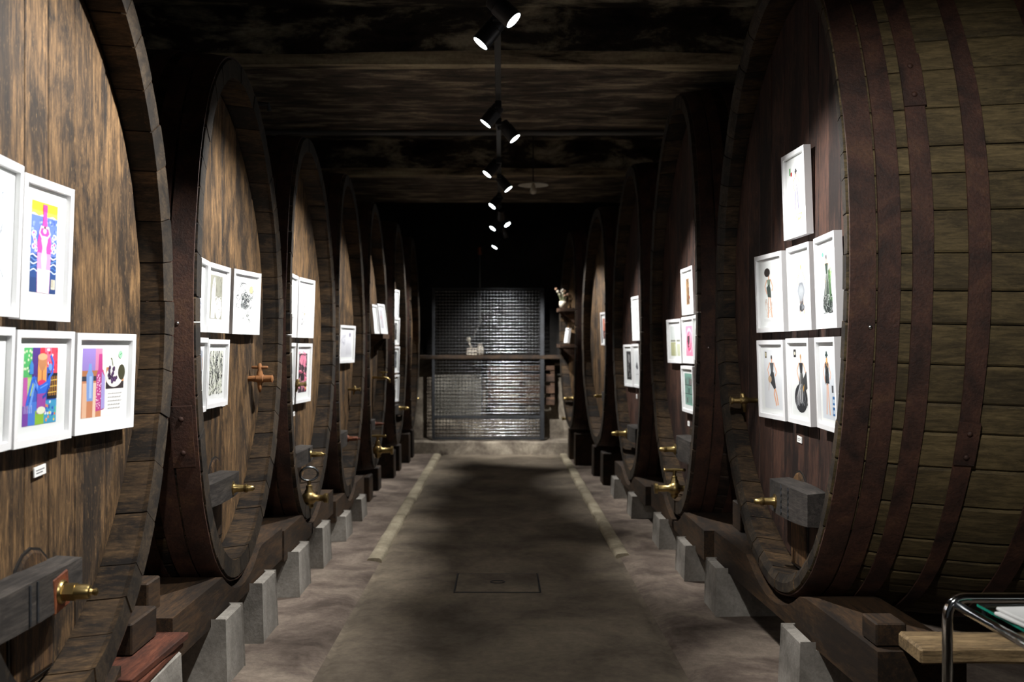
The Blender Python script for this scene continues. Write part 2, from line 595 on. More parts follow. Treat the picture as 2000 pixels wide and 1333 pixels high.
def make_cask(key, side, D, X, a, yaw, zt, zb, nst, nbd, hmat, smat, label, hoops, beta=0.07, L=2.15, detail=1):
    c = Cask()
    rot = -math.radians(yaw) if side < 0 else math.pi + math.radians(yaw)
    root = empty('wine_cask', (side * X, D, zb), rot, label, 'cask', 'wine casks on the left' if side < 0 else 'wine casks on the right')
    b = (zt - zb) / 2
    zc = b                     # local height of the centre
    c.root, c.a, c.b, c.zc, c.zb, c.key, c.rot = root, a, b, zc, zb, key, rot
    c.mtx = Matrix.Translation((side * X, D, zb)) @ Matrix.Rotation(rot, 4, 'Z')

    def sc(t):
        return 1 + beta * (1 - (2 * t / L - 1) ** 2)
    c.sc = sc
    # equal arc division
    N = 720
    pts = [(a * math.cos(2 * math.pi * k / N), b * math.sin(2 * math.pi * k / N)) for k in range(N + 1)]
    cum = [0]
    for k in range(N):
        cum.append(cum[-1] + math.dist(pts[k], pts[k + 1]))
    tot = cum[-1]

    def phi_at(s):
        s = s % tot
        lo, hi = 0, N
        while hi - lo > 1:
            m = (lo + hi) // 2
            if cum[m] <= s:
                lo = m
            else:
                hi = m
        return 2 * math.pi * (lo + (s - cum[lo]) / (cum[hi] - cum[lo])) / N
    wid = [0.7 + 0.6 * R.random() for _ in range(nst)]
    sw = sum(wid)
    s0 = 0.03
    ts = [0.0, 0.02, 0.3, 0.7, 1.1, 1.6, L]
    for i in range(nst):
        s1 = s0 + wid[i] / sw * tot
        gap = 0.0022 if detail else 0.003
        f0, f1 = phi_at(s0 + gap), phi_at(s1 - gap) if s1 - gap < tot + s0 else phi_at(s1 - gap)
        if f1 < f0:
            f1 += 2 * math.pi
        e = min(0.008, (s1 - s0) * 0.1) / (s1 - s0) * (f1 - f0)
        angs = [f0, f0 + e, (f0 + f1) / 2, f1 - e, f1]
        dr = [-0.005, 0, 0.001, 0, -0.005]
        jit = R.uniform(-0.0012, 0.0012)
        out = R.uniform(-0.0025, 0.0025)
        vs = []
        for t in ts:
            s = sc(t)
            for q, ang in enumerate(angs):
                uu, zz = math.cos(ang), math.sin(ang)
                rad = dr[q] + jit - (0.004 if t == 0 else 0)
                u = (a * s + rad) * uu
                z = (b * s + rad) * zz
                front = -RIM * (1 - min(1, (u / a) ** 2)) + out
                w = front - t if t < 0.5 else -t
                vs.append((w, u, zc + z))
            for ang in (f1, (f0 + f1) / 2, f0):
                uu, zz = math.cos(ang), math.sin(ang)
                th = TH + jit + (0.004 if t == 0 else 0)
                if key == 'R1' and t < .01:
                    th = .045
                u = (a * s - th) * uu
                z = (b * s - th) * zz
                front = -RIM * (1 - min(1, (u / a) ** 2)) + out
                w = front - t if t < 0.5 else -t
                vs.append((w, u, zc + z))
        n = 8
        fs = [(j * n + k, j * n + (k + 1) % n, (j + 1) * n + (k + 1) % n, (j + 1) * n + k) for j in range(len(ts) - 1) for k in range(n)]
        for base in (0, (len(ts) - 1) * n):
            q = [(0, 1, 6, 7), (1, 2, 6), (2, 3, 6), (3, 4, 5, 6)]
            fs += [tuple(base + x for x in (p if base == 0 else reversed(p))) for p in q]
        mb = MB().add(vs, fs)
        so = mb.build('stave', smat, root)
        so.data.materials.append(M['rim'])
        so.data.materials.append(M['stave_left'])
        for p in so.data.polygons:
            pc = p.center
            if p.normal.x > .55 and pc.x > -.1:
                p.material_index = 1
            elif pc.x > -.3 and side > 0 and (pc.y / a) ** 2 + ((pc.z - zc) / b) ** 2 < .985:
                p.material_index = 2
        s0 = s1
    # vertical head boards on a concave surface
    ai, bi = a - TH - 0.003, b - TH - 0.003
    wid = [0.75 + 0.5 * R.random() for _ in range(nbd)]
    sw = sum(wid)
    u0 = -ai
    for i in range(nbd):
        u1 = u0 + wid[i] / sw * 2 * ai
        g = 0.0014
        m = 5
        us = [u0 + g + (u1 - u0 - 2 * g) * x for x in (0, 0.02, 0.25, 0.5, 0.75, 0.98, 1)]
        off = R.uniform(-0.0025, 0.0025)
        vs = []
        for q, u in enumerate(us):
            w = head_w(u, a) + off - (0.004 if q in (0, 6) else 0)
            s = (1 + beta * 0.16)
            zz = bi * math.sqrt(max(0.0, 1 - (u / ai) ** 2))
            zz = max(zz, 0.002)
            vs += [(w, u, zc - zz), (w, u, zc + zz), (w - 0.045, u, zc + zz), (w - 0.045, u, zc - zz)]
        fs = [(k * 4 + p, k * 4 + (p + 1) % 4, (k + 1) * 4 + (p + 1) % 4, (k + 1) * 4 + p) for k in range(6) for p in range(4)]
        fs += [(0, 1, 2, 3), (27, 26, 25, 24)]
        MB().add(vs, fs).build('head_board', hmat, root)
        u0 = u1
    # iron hoops
    c.hoops = []
    for hi, (t0, t1) in enumerate(hoops):
        n = 96 if detail else 64
        vs = []
        th = 0.007
        for k in range(n):
            ang = 2 * math.pi * k / n
            cu, cz = math.cos(ang), math.sin(ang)
            j0 = 0.004 * noise.noise(Vector((cu * 4, cz * 4, hi * 3.1 + D)))
            j1 = 0.004 * noise.noise(Vector((cu * 4, cz * 4, hi * 3.1 + D + 40)))
            tm = 0
            for (t, rr) in ((t0 + j0, 0.003), (t0 + j0, 0.003 + th), (t1 + j1, 0.003 + th), (t1 + j1, 0.003)):
                s = sc(t)
                uu = (a * s + rr) * cu
                front = -RIM * (1 - min(1, (a * cu / a) ** 2)) if t < 0.5 else 0
                vs.append((front - t, uu, zc + (b * s + rr) * cz))
        fs = [(k * 4 + p, k * 4 + (p + 1) % 4, ((k + 1) % n) * 4 + (p + 1) % 4, ((k + 1) % n) * 4 + p) for k in range(n) for p in range(4)]
        c.hoops.append(MB().add(vs, fs).build('hoop', M['hoop'], root, smooth=True, angle=40))
    return c


def on_hoop(c, t, ang, extra=0.011):
    """point and outward normal on the cask's side"""
    s = c.sc(t)
    u, z = (c.a * s + extra) * math.cos(ang), (c.b * s + extra) * math.sin(ang)
    front = -RIM * (1 - math.cos(ang) ** 2) if t < 0.5 else 0
    n = Vector((0, math.cos(ang) / c.a, math.sin(ang) / c.b)).normalized()
    return Vector((front - t, u, c.zc + z)), n


HN = [(0.008, 0.102), (0.112, 0.19), (0.235, 0.31), (0.44, 0.52), (0.76, 0.84), (1.2, 1.28), (1.62, 1.7), (1.95, 2.1)]
HF = [(0.022, 0.108), (0.116, 0.19), (0.26, 0.33), (0.48, 0.55), (1.0, 1.08)]
LB = 'big oak wine cask, %s'
K = {}
HL, HR = M['head_left'], M['head_right']
SL, SR, SD = M['stave_left'], M['stave_right'], M['stave_dark']
for args in (
    ('L1', -1, 2.92, 1.25, .80, 0, 2.92, .37, 42, 8, HL, SL, LB % 'nearest on the left, hung with colourful paintings', HN),
    ('L2', -1, 4.78, 1.25, .80, 0, 2.897, .377, 44, 8, HL, SL, LB % 'second on the left, with a wooden spigot and grey prints', HN),
    ('L3', -1, 6.55, 1.25, .80, 0, 2.90, .35, 42, 8, HL, SL, LB % 'third on the left, with the ring-handled brass valve', HF),
    ('L4', -1, 8.15, 1.24, .73, 0, 2.94, .25, 40, 8, HL, SL, LB % 'fourth on the left, with one pale landscape print', HF),
    ('L5', -1, 9.80, 1.2275, .73, 0, 2.95, .29, 36, 7, HL, SL, LB % 'fifth on the left, with a small shelf and curved tap', HF),
    ('L6', -1, 11.4, 1.17, .72, 0, 2.95, .364, 36, 7, HL, SL, LB % 'sixth on the left, with a column of narrow pictures', HF),
    ('L7', -1, 12.9, 1.134, .66, 0, 2.95, .425, 32, 6, HL, SL, LB % 'farthest on the left, beside the mesh gate', HF),
    ('R1', 1, 4.64, 1.27, .972, 2, 3.3, .347, 58, 11, HR, SR, LB % 'nearest on the right, with seven fashion sketches and rusty hoops', HN),
    ('R2', 1, 7.0, 1.215, .95, .3, 3.3, .303, 50, 10, HR, SD, LB % 'second on the right, with the T-handled brass valve', HF),
    ('R3', 1, 9.2, 1.173, .9, 1.3, 3.21, .25, 46, 9, HR, SD, LB % 'third on the right, with three narrow black-and-white prints', HF),
    ('R4', 1, 11.0, 1.035, .8, 4.5, 3.07, .40, 40, 8, HL, SD, LB % 'fourth on the right, with a single reddish picture', HF),
    ('R5', 1, 12.62, .85, .68, 5, 3.0, .454, 34, 7, HL, SD, LB % 'farthest on the right, with two shelves and two brass taps', HF),
):
    beta = {'R4': .03, 'R5': .03, 'L7': .04, 'L3': .03, 'L4': .03}.get(args[0], .06)
    if args[0] == 'R1':
        beta = .075
    K[args[0]] = make_cask(*args, beta=beta, detail=1 if args[0] in ('L1', 'L2', 'R1') else 0)

# hoop joints: lap plates with rivets
for key, t0, t1, a0, a1, hi in (('R1', .232, .313, 0.40, 0.56, 2), ('R1', .437, .523, -0.52, -0.4, 3), ('L2', .02, .11, math.pi + 0.30, math.pi + 0.52, 0)):
    c = K[key]
    if key == 'R1':
        a0, a1 = a0, a1
    vs = []
    n = 6
    for k in range(n + 1):
        ang = a0 + (a1 - a0) * k / n
        for (t, e) in ((t0, .010), (t0, .017), (t1, .017), (t1, .010)):
            vs.append(on_hoop(c, t, ang, e)[0])
    fs = [(k * 4 + p, k * 4 + (p + 1) % 4, (k + 1) * 4 + (p + 1) % 4, (k + 1) * 4 + p) for k in range(n) for p in range(4)]
    fs += [(0, 1, 2, 3), tuple(n * 4 + q for q in (3, 2, 1, 0))]
    MB().add(vs, fs).build('lap_plate', M['hoop'], c.hoops[hi])
    for f in (0.2, 0.75):
        p, nn_ = on_hoop(c, (t0 + t1) / 2, a0 + (a1 - a0) * f, .017)
        dome(p, nn_, 0.012, M['hoop'], 'rivet', c.hoops[hi])
for key, t, ang in (('R1', .085, -0.165), ('L2', .07, math.pi + 0.03), ('L3', .07, math.pi + .02), ('L4', .07, math.pi - .3), ('R2', .07, -.2), ('L5', .07, math.pi)):
    c = K[key]
    p, nn_ = on_hoop(c, t, ang if K[key].root.location.x > 0 else ang, .011)
    dome(p, nn_, 0.009, M['bolt'], 'bolt', c.hoops[0])


# ------------------------------------------------------------------ fittings that belong to the casks
def H(c, z):
    return z - c.zb


def crossbar(c, uc, z, half, h=0.105, depth=0.10, notch=(), nm='crossbar', bow=0.01):
    """squared wooden bar clamped over the hatch"""
    n = 10
    vs = []
    w0 = head_w(uc, c.a)
    zz = H(c, z)
    for k in range(n + 1):
        f = -1 + 2 * k / n
        u = uc + half * f
        t = 1 - 0.22 * abs(f) ** 3
        hh = h * (0.5 + 0.04 * (1 - f * f))
        wb = max(head_w(u, c.a), w0) + 0.004
        wf = w0 + 0.045 + depth * t
        vs += [(wb, u, zz - hh), (wf, u, zz - hh * 0.95), (wf, u, zz + hh * 0.92), (wb, u, zz + hh)]
    fs = [(k * 4 + p, k * 4 + (p + 1) % 4, (k + 1) * 4 + (p + 1) % 4, (k + 1) * 4 + p) for k in range(n) for p in range(4)]
    fs += [(0, 1, 2, 3), tuple(n * 4 + q for q in (3, 2, 1, 0))]
    o = MB().add(vs, fs).build(nm, M['bar_wood'], c.root)
    # toothed iron keys let into the face
    for un in notch:
        f = (un - uc) / half
        wf = w0 + 0.045 + depth * (1 - 0.22 * abs(f) ** 3)
        mb = MB()
        pts = []
        nt_ = 10
        for q in range(nt_ + 1):
            z_ = zz - h * 0.46 + h * 0.92 * q / nt_
            pts.append((un + (0.006 if q % 2 else 0.0), z_))
        poly = [(un - 0.007, zz - h * 0.46)] + pts + [(un - 0.007, zz + h * 0.46)]
        m = len(poly)
        vv = [(wf - 0.012, p[0], p[1]) for p in poly] + [(wf + 0.0035, p[0], p[1]) for p in poly]
        ff_ = [tuple(range(m)), tuple(m + q for q in reversed(range(m)))] + [(q, (q + 1) % m, m + (q + 1) % m, m + q) for q in range(m)]
        MB().add(vv, ff_).build('toothed_key', M['iron'], o)
    return w0 + 0.045 + depth


def nozzle(c, w, u, z, s=1.0, plate=False, style=0, mat=None, fat=1.0):
    zz = H(c, z)
    mat = mat or M['brass']
    if plate:
        MB().box(-0.004, -0.05, -0.055, 0.008, 0.05, 0.055, Matrix.Translation((w, u, zz)) @ Matrix.Rotation(0.12, 4, 'X')).build('rusty_plate', M['rust_plate'], c.root, bevel=0.004)
    if style == 0:       # hexagon body with a stepped tip
        t = MB().lathe([(0, .036), (.012, .036), (.02, .031)], (w, u, zz), (1, 0, 0), 20)
        t.v = [(w + (p[0] - w) * s, u + (p[1] - u) * s * fat, zz + (p[2] - zz) * s * fat) for p in t.v]
        o = t.build('tap_nozzle', mat, c.root, smooth=True, angle=40)
        h = MB().lathe([(.018, .027), (.062, .027)], (0, 0, 0), (1, 0, 0), 6).lathe([(.06, .023), (.105, .022), (.113, .019), (.116, .011), (.124, .008), (.13, .011), (.138, .011), (.142, .005)], (0, 0, 0), (1, 0, 0), 16)
        h.v = [(w + p[0] * s, u + p[1] * s * fat, zz + p[2] * s * fat) for p in h.v]
        h.build('nozzle_tip', mat, o, smooth=True, angle=30)
    else:                # round flange with a tapering pipe
        t = MB().lathe([(0, .046), (.008, .046), (.014, .03), (.03, .024), (.075, .022), (.08, .026), (.095, .026), (.10, .02), (.13, .017), (.137, .01), (.139, .001)], (0, 0, 0), (1, 0, 0), 18)
        t.v = [(w + p[0] * s, u + p[1] * s, zz + p[2] * s) for p in t.v]
        t.build('tap_nozzle', mat, c.root, smooth=True, angle=40)


def hatch(c, uc, ztop, zbot, half=0.13):
    """arched hatch let into the head, slightly proud, with a dark joint round it"""
    zt, zb_ = H(c, ztop), H(c, zbot)
    out = [(uc - half, zb_), (uc - half * 1.05, (zb_ + zt) / 2)]
    for k in range(9):
        a_ = math.pi - math.pi * k / 8
        out.append((uc + half * math.cos(a_), zt - half * 1.2 + half * 1.2 * math.sin(a_)))
    out += [(uc + half * 1.05, (zb_ + zt) / 2), (uc + half, zb_)]
    m = len(out)
    cen = [(uc + (p[0] - uc) * 0.9, (zb_ + zt) / 2 + (p[1] - (zb_ + zt) / 2) * 0.96) for p in out]

    def ring(pts, d):
        return [(head_w(p[0], c.a) + d, p[0], p[1]) for p in pts]
    vs = ring(out, -0.02) + ring(out, 0.008) + ring(cen, 0.012)
    fs = [(k, (k + 1) % m, m + (k + 1) % m, m + k) for k in range(m)] + [(m + k, m + (k + 1) % m, 2 * m + (k + 1) % m, 2 * m + k) for k in range(m)]
    # fill rows so the plate follows the concave head
    pairs = [(0, m - 1), (1, m - 2), (2, m - 3), (3, m - 4), (4, m - 5), (5, m - 6)]
    for (l0, r0), (l1, r1) in zip(pairs[:-1], pairs[1:]):
        fs.append((2 * m + l0, 2 * m + r0, 2 * m + r1, 2 * m + l1))
    fs.append((2 * m + 5, 2 * m + m - 6, 2 * m + 6))
    o = MB().add(vs, fs).build('hatch', M['hatch'], c.root)
    big = [(uc + (p[0] - uc) * 1.09, (zb_ + zt) / 2 + (p[1] - (zb_ + zt) / 2) * 1.045) for p in out]
    vs = ring(out, -.01) + ring(out, .0045) + ring(big, .0045) + ring(big, -.01)
    fs = [(q * m + k, q * m + (k + 1) % m, (q + 1) % 4 * m + (k + 1) % m, (q + 1) % 4 * m + k) for k in range(m) for q in range(4)]
    MB().add(vs, fs).build('hatch_joint', M['cord'], o)
    return o


def stem_tap(c, u, z, kind, s=1.0, mat=None):
    """taps screwed straight into the head"""
    mat = mat or M['brass']
    w = head_w(u, c.a) - 0.01
    zz = H(c, z)

    def S(mb):
        mb.v = [(w + p[0] * s, u + p[1] * s, zz + p[2] * s) for p in mb.v]
        return mb
    if kind == 'spigot':         # turned wooden spigot with T key
        o = S(MB().lathe([(0, .014), (.05, .018), (.053, .022), (.088, .024), (.092, .020), (.132, .019), (.138, .022), (.142, .015)], (0, 0, 0), (1, 0, 0), 14)).build('spigot_barrel', M['spigot_wood'], c.root, smooth=True, angle=40)
        S(MB().lathe([(-.075, .005), (-.05, .012), (-.02, .014), (.03, .017), (.05, .011), (.065, .013), (.08, .009), (.085, .004)], (.07, 0, 0), (0, 0, 1), 12)).build('spigot_key', M['spigot_wood'], o, smooth=True)
        S(MB().lathe([(-.045, .005), (-.04, .008), (.04, .008), (.045, .005)], (.07, 0, .062), (1, 0, 0), 10)).build('key_handle', M['spigot_wood'], o, smooth=True)
    elif kind == 'ring_valve':
        o = S(MB().lathe([(0, .024), (.03, .024), (.05, .018), (.085, .02), (.1, .035), (.115, .042), (.13, .042), (.145, .035), (.16, .02), (.2, .018), (.21, .028), (.228, .028)], (0, 0, 0), (1, 0, 0), 16)).build('valve_body', M['old_brass'], c.root, smooth=True, angle=50)
        S(MB().lathe([(-.06, .012), (-.05, .026), (.04, .026), (.05, .018), (.07, .018), (.075, .01), (.1, .01)], (.122, 0, 0), (0, 0, 1), 12)).build('valve_stem', M['old_brass'], o, smooth=True, angle=50)
        pts = [(.122 + .046 * math.cos(k * math.pi / 10), 0.0 + .02 * math.cos(k * math.pi / 10), .135 + .038 * math.sin(k * math.pi / 10)) for k in range(20)]
        S(MB().tube(pts, .007, 8, True)).build('ring_handle', M['steel'], o, smooth=True)
    elif kind == 'tee_valve':
        o = S(MB().lathe([(0, .026), (.06, .026), (.07, .02), (.1, .02), (.115, .038), (.13, .045), (.145, .045), (.16, .038), (.175, .022), (.24, .022), (.245, .034), (.262, .034), (.264, .026)], (0, 0, 0), (1, 0, 0), 16)).build('valve_body', mat, c.root, smooth=True, angle=50)
        S(MB().lathe([(-.065, .008), (-.05, .024), (.045, .026), (.055, .018), (.075, .018), (.08, .011), (.115, .011)], (.138, 0, 0), (0, 0, 1), 12)).build('valve_stem', mat, o, smooth=True, angle=50)
        S(MB().lathe([(-.07, .006), (-.066, .011), (-.05, .008), (0, .011), (.05, .008), (.066, .011), (.07, .006)], (.138, 0, .115), (1, 0, 0), 10)).build('tee_handle', mat, o, smooth=True)
    elif kind == 'curved_tap':
        pts = [(0, 0, 0), (.06, 0, 0), (.11, 0, 0), (.145, 0, -.004), (.168, 0, -.02), (.176, 0, -.05)]
        o = S(MB().tube(pts, [.014, .011, .017, .011, .011, .013], 10)).build('tap_body', mat, c.root, smooth=True)
        S(MB().lathe([(0, .01), (.04, .007)], (.11, 0, .01), (0, 0, 1), 10)).build('tap_stem', mat, o, smooth=True)
        S(MB().lathe([(-.04, .005), (-.03, .008), (.03, .008), (.04, .005)], (.11, 0, .052), (1, 0, 0), 8)).build('tap_handle', mat, o, smooth=True)
    elif kind == 'small_tap':
        o = S(MB().lathe([(0, .012), (.05, .012), (.06, .02), (.085, .02), (.092, .013), (.12, .013), (.125, .019), (.135, .019)], (0, 0, 0), (1, 0, 0), 12)).build('tap_body', M['old_brass'], c.root, smooth=True, angle=40)
        S(MB().lathe([(-.055, .007), (-.01, .012), (.03, .012), (.036, .006)], (.073, 0, 0), (.15, 0, 1), 10)).build('tap_key', M['old_brass'], o, smooth=True)


c = K['L1']
wf = crossbar(c, -0.13, 0.772, 0.32, 0.125, 0.055, notch=(-0.135, -0.18))
nozzle(c, wf - .006, 0.015, 0.762, .82, plate=True, fat=1.25)
hatch(c, 0.03, .885, .50, .125)
c = K['L2']
wf = crossbar(c, -0.14, 0.825, 0.27, 0.11, 0.075)
nozzle(c, wf - .008, -0.03, 0.812, .8, style=1)
hatch(c, 0.06, .95, .55, .10)
stem_tap(c, 0.539, 1.329, 'spigot', 1.0)
MB().lathe([(0, .022), (.006, .02), (.012, .01), (.014, .002)], (head_w(.13, c.a), .13, H(c, .49)), (1, 0, 0), 9).build('resin_plug', M['resin'], c.root)
# iron hook under the top of the rim
MB().tube([(-.10, .40, H(c, 2.80)), (-.05, .40, H(c, 2.80)), (0.01, .40, H(c, 2.795)), (0.015, .40, H(c, 2.76))], .012, 6).build('iron_hook', M['iron'], c.root)
c = K['L3']
wf = crossbar(c, 0.02, .765, .27, .10, .075, notch=(0.07, .1))
nozzle(c, wf - .008, .14, .765, .78)
hatch(c, 0.06, .86, .48, .10)
stem_tap(c, -.012, 1.253, 'small_tap', .95)
stem_tap(c, 0.0, .485, 'ring_valve', 1.2)
c = K['L4']
wf = crossbar(c, -.06, .735, .24, .12, .075)
nozzle(c, wf - .01, .11, .725, .8, mat=M['rust_plate'])
stem_tap(c, .519, 1.126, 'small_tap', .9)
c = K['L5']
wf = crossbar(c, .16, .71, .14, .10, .06)
nozzle(c, wf - .01, .24, .71, .7, mat=M['rust_plate'])
stem_tap(c, .486, 1.181, 'curved_tap', 1.1)
stem_tap(c, 0.0, .463, 'tee_valve', 1.25)
c = K['L6']
wf = crossbar(c, .25, .76, .20, .11, .06)
nozzle(c, wf - .01, .36, .765, .9, style=1)
c = K['L7']
nozzle(c, head_w(.53, c.a), .53, .792, .8, style=1)
c = K['R1']
wf = crossbar(c, 0.06, .775, .27, .155, .075, notch=(0.02, .12))
nozzle(c, wf - .008, -.085, .752, .78, style=1)
hatch(c, -.06, .895, .44, .10)
stem_tap(c, -.62, 1.213, 'small_tap', 1.15)
c = K['R2']
wf = crossbar(c, .08, .775, .26, .165, .075, notch=(-.06,))
nozzle(c, wf - .008, -.155, .75, .88, style=1)
hatch(c, -.10, .92, .46, .10)
stem_tap(c, 0.0, .485, 'tee_valve', 1.15)
c = K['R3']
wf = crossbar(c, -.12, .675, .25, .14, .075, notch=(-.2,))
nozzle(c, wf - .008, -.34, .655, 1.1, style=1)
c = K['R4']
wf = crossbar(c, .16, .955, .10, .10, .05)
nozzle(c, wf - .03, .05, .951, .8, style=1)
c = K['R5']
nozzle(c, head_w(-.33, c.a) + .01, -.33, .818, 1.0, style=1)
stem_tap(c, -.283, .555, 'small_tap', 1.4, M['brass'])


# ------------------------------------------------------------------ flat artwork inside the frames
class Art:
    def __init__(self, w, h):
        self.w, self.h = w, h
        self.v, self.f, self.c = [], [], []
        self.n = 0

    def _put(self, pts, c):
        b = len(self.v)
        z = 0.000012 * self.n
        self.n += 1
        self.v += [((x - .5) * self.w, (y - .5) * self.h, z) for x, y in pts]
        self.f.append(tuple(range(b, b + len(pts))))
        self.c.append(lin(c))

    def rect(self, x0, y0, x1, y1, c):
        self._put([(x0, y0), (x1, y0), (x1, y1), (x0, y1)], c)

    def poly(self, pts, c):
        ar = sum(pts[i - 1][0] * pts[i][1] - pts[i][0] * pts[i - 1][1] for i in range(len(pts)))
        self._put(pts if ar > 0 else list(reversed(pts)), c)

    def ell(self, cx, cy, rx, ry, c, n=16, rot=0.0):
        k = self.h / self.w
        pts = []
        for i in range(n):
            a = 2 * math.pi * i / n
            x, y = rx * math.cos(a), ry * math.sin(a)
            xr = x * math.cos(rot) - y * k * math.sin(rot)
            yr = x / k * math.sin(rot) + y * math.cos(rot)
            pts.append((cx + xr, cy + yr))
        self._put(pts, c)

    def line(self, pts, wd, c):
        k = self.h / self.w
        L_, R_ = [], []
        for i, (x, y) in enumerate(pts):
            x0, y0 = pts[max(i - 1, 0)]
            x1, y1 = pts[min(i + 1, len(pts) - 1)]
            dx, dy = x1 - x0, (y1 - y0) * k
            d = math.hypot(dx, dy) or 1
            nx_, ny_ = -dy / d * wd / 2, dx / d * wd / 2 / k
            L_.append((x + nx_, y + ny_))
            R_.append((x - nx_, y - ny_))
        z = 0.000012 * self.n
        self.n += 1
        for i in range(len(pts) - 1):
            b = len(self.v)
            q = [R_[i], R_[i + 1], L_[i + 1], L_[i]]
            self.v += [((x - .5) * self.w, (y - .5) * self.h, z) for x, y in q]
            self.f.append((b, b + 1, b + 2, b + 3))
            self.c.append(lin(c))

    def build(self, parent, loc):
        m = bpy.data.meshes.new('picture')
        m.from_pydata(self.v, [], self.f)
        ca = m.color_attributes.new('Col', 'FLOAT_COLOR', 'CORNER')
        flat = []
        for p, c in zip(m.polygons, self.c):
            flat += list(c) * p.loop_total
        ca.data.foreach_set('color', flat)
        m.materials.append(M['print'])
        o = bpy.data.objects.new('picture', m)
        o.location = loc
        return link(o, parent)


def wave(x0, x1, y, amp, n, ph=0):
    return [(x0 + (x1 - x0) * i / n, y + amp * math.sin(ph + i * 1.25)) for i in range(n + 1)]


def art_bottle(A):
    r = random.Random(3)
    A.rect(0, 0, 1, 1, '#2b4fb0')
    A.rect(0, .84, 1, 1, '#f0a81c')
    A.rect(0, .84, 1, .90, '#f4bd4a')
    A.poly([(0, .85)] + wave(0, 1, .855, .012, 14) + [(1, .80), (0, .80)], '#eaf0ff')
    A.rect(0, .42, 1, .845, '#5a74cf')
    for k in range(70):
        A.ell(r.random(), r.uniform(.45, .83), .035, .016, r.choice(['#3f5cc2', '#7d93de', '#4a67c8', '#98a9ea']), 8)
    A.rect(0, 0, 1, .42, '#16407c')
    A.rect(0, 0, 1, .16, '#12356c')
    for k, y in enumerate((.40, .36, .32, .28, .24)):
        A.line(wave(0, 1, y, .014, 16, k * 1.3), .022, ['#e8eefc', '#5a86c8', '#d6e4fa', '#2f66b0', '#c4d6f4'][k])
    for s in (0, 1):
        for k in range(11):
            cx, cy = (.06 + .18 * r.random()) + s * .70, r.uniform(.47, .69)
            A.ell(cx, cy, .05, .03, '#f2f4ff', 10)
            A.ell(cx, cy, .034, .02, r.choice(['#d8479a', '#5b74d0', '#8090de']), 10)
    bottle = [(.28, 0), (.25, .30), (.24, .55), (.30, .66), (.40, .72), (.43, .80), (.43, .97), (.57, .97), (.57, .80), (.60, .72), (.70, .66), (.76, .55), (.75, .30), (.72, 0)]
    A.poly(bottle, '#ec3f9c')
    A.rect(.42, .90, .58, .98, '#d02f84')
    A.poly([(.27, 0), (.25, .30), (.245, .44), (.755, .44), (.75, .30), (.73, 0)], '#f58ec2')
    A.poly([(.28, 0), (.26, .26), (.74, .26), (.72, 0)], '#fbd6e6')
    # pale figure seen from the front, arms raised to the head
    skin, sk2 = '#f7c3c8', '#ee9fb0'
    A.poly([(.44, .04), (.43, .24), (.39, .38), (.43, .50), (.38, .58), (.40, .63), (.60, .63), (.62, .58), (.57, .50), (.61, .38), (.57, .24), (.56, .04), (.51, .04), (.505, .30), (.495, .30), (.49, .04)], skin)
    A.ell(.5, .69, .065, .035, skin, 14)
    A.poly([(.44, .70), (.45, .735), (.5, .745), (.55, .735), (.56, .70), (.5, .715)], '#5b2f56')
    A.line([(.40, .61), (.30, .66), (.36, .73), (.46, .725)], .045, skin)
    A.line([(.60, .61), (.70, .66), (.64, .73), (.54, .725)], .045, skin)
    A.line([(.5, .60), (.5, .42)], .012, sk2)
    A.line([(.42, .50), (.46, .47)], .012, sk2)
    A.line([(.58, .50), (.54, .47)], .012, sk2)
    A.rect(.80, .05, .96, .16, '#c9c4b0')
    A.line([(.83, .07), (.83, .15), (.88, .15), (.88, .07)], .02, '#74705e')


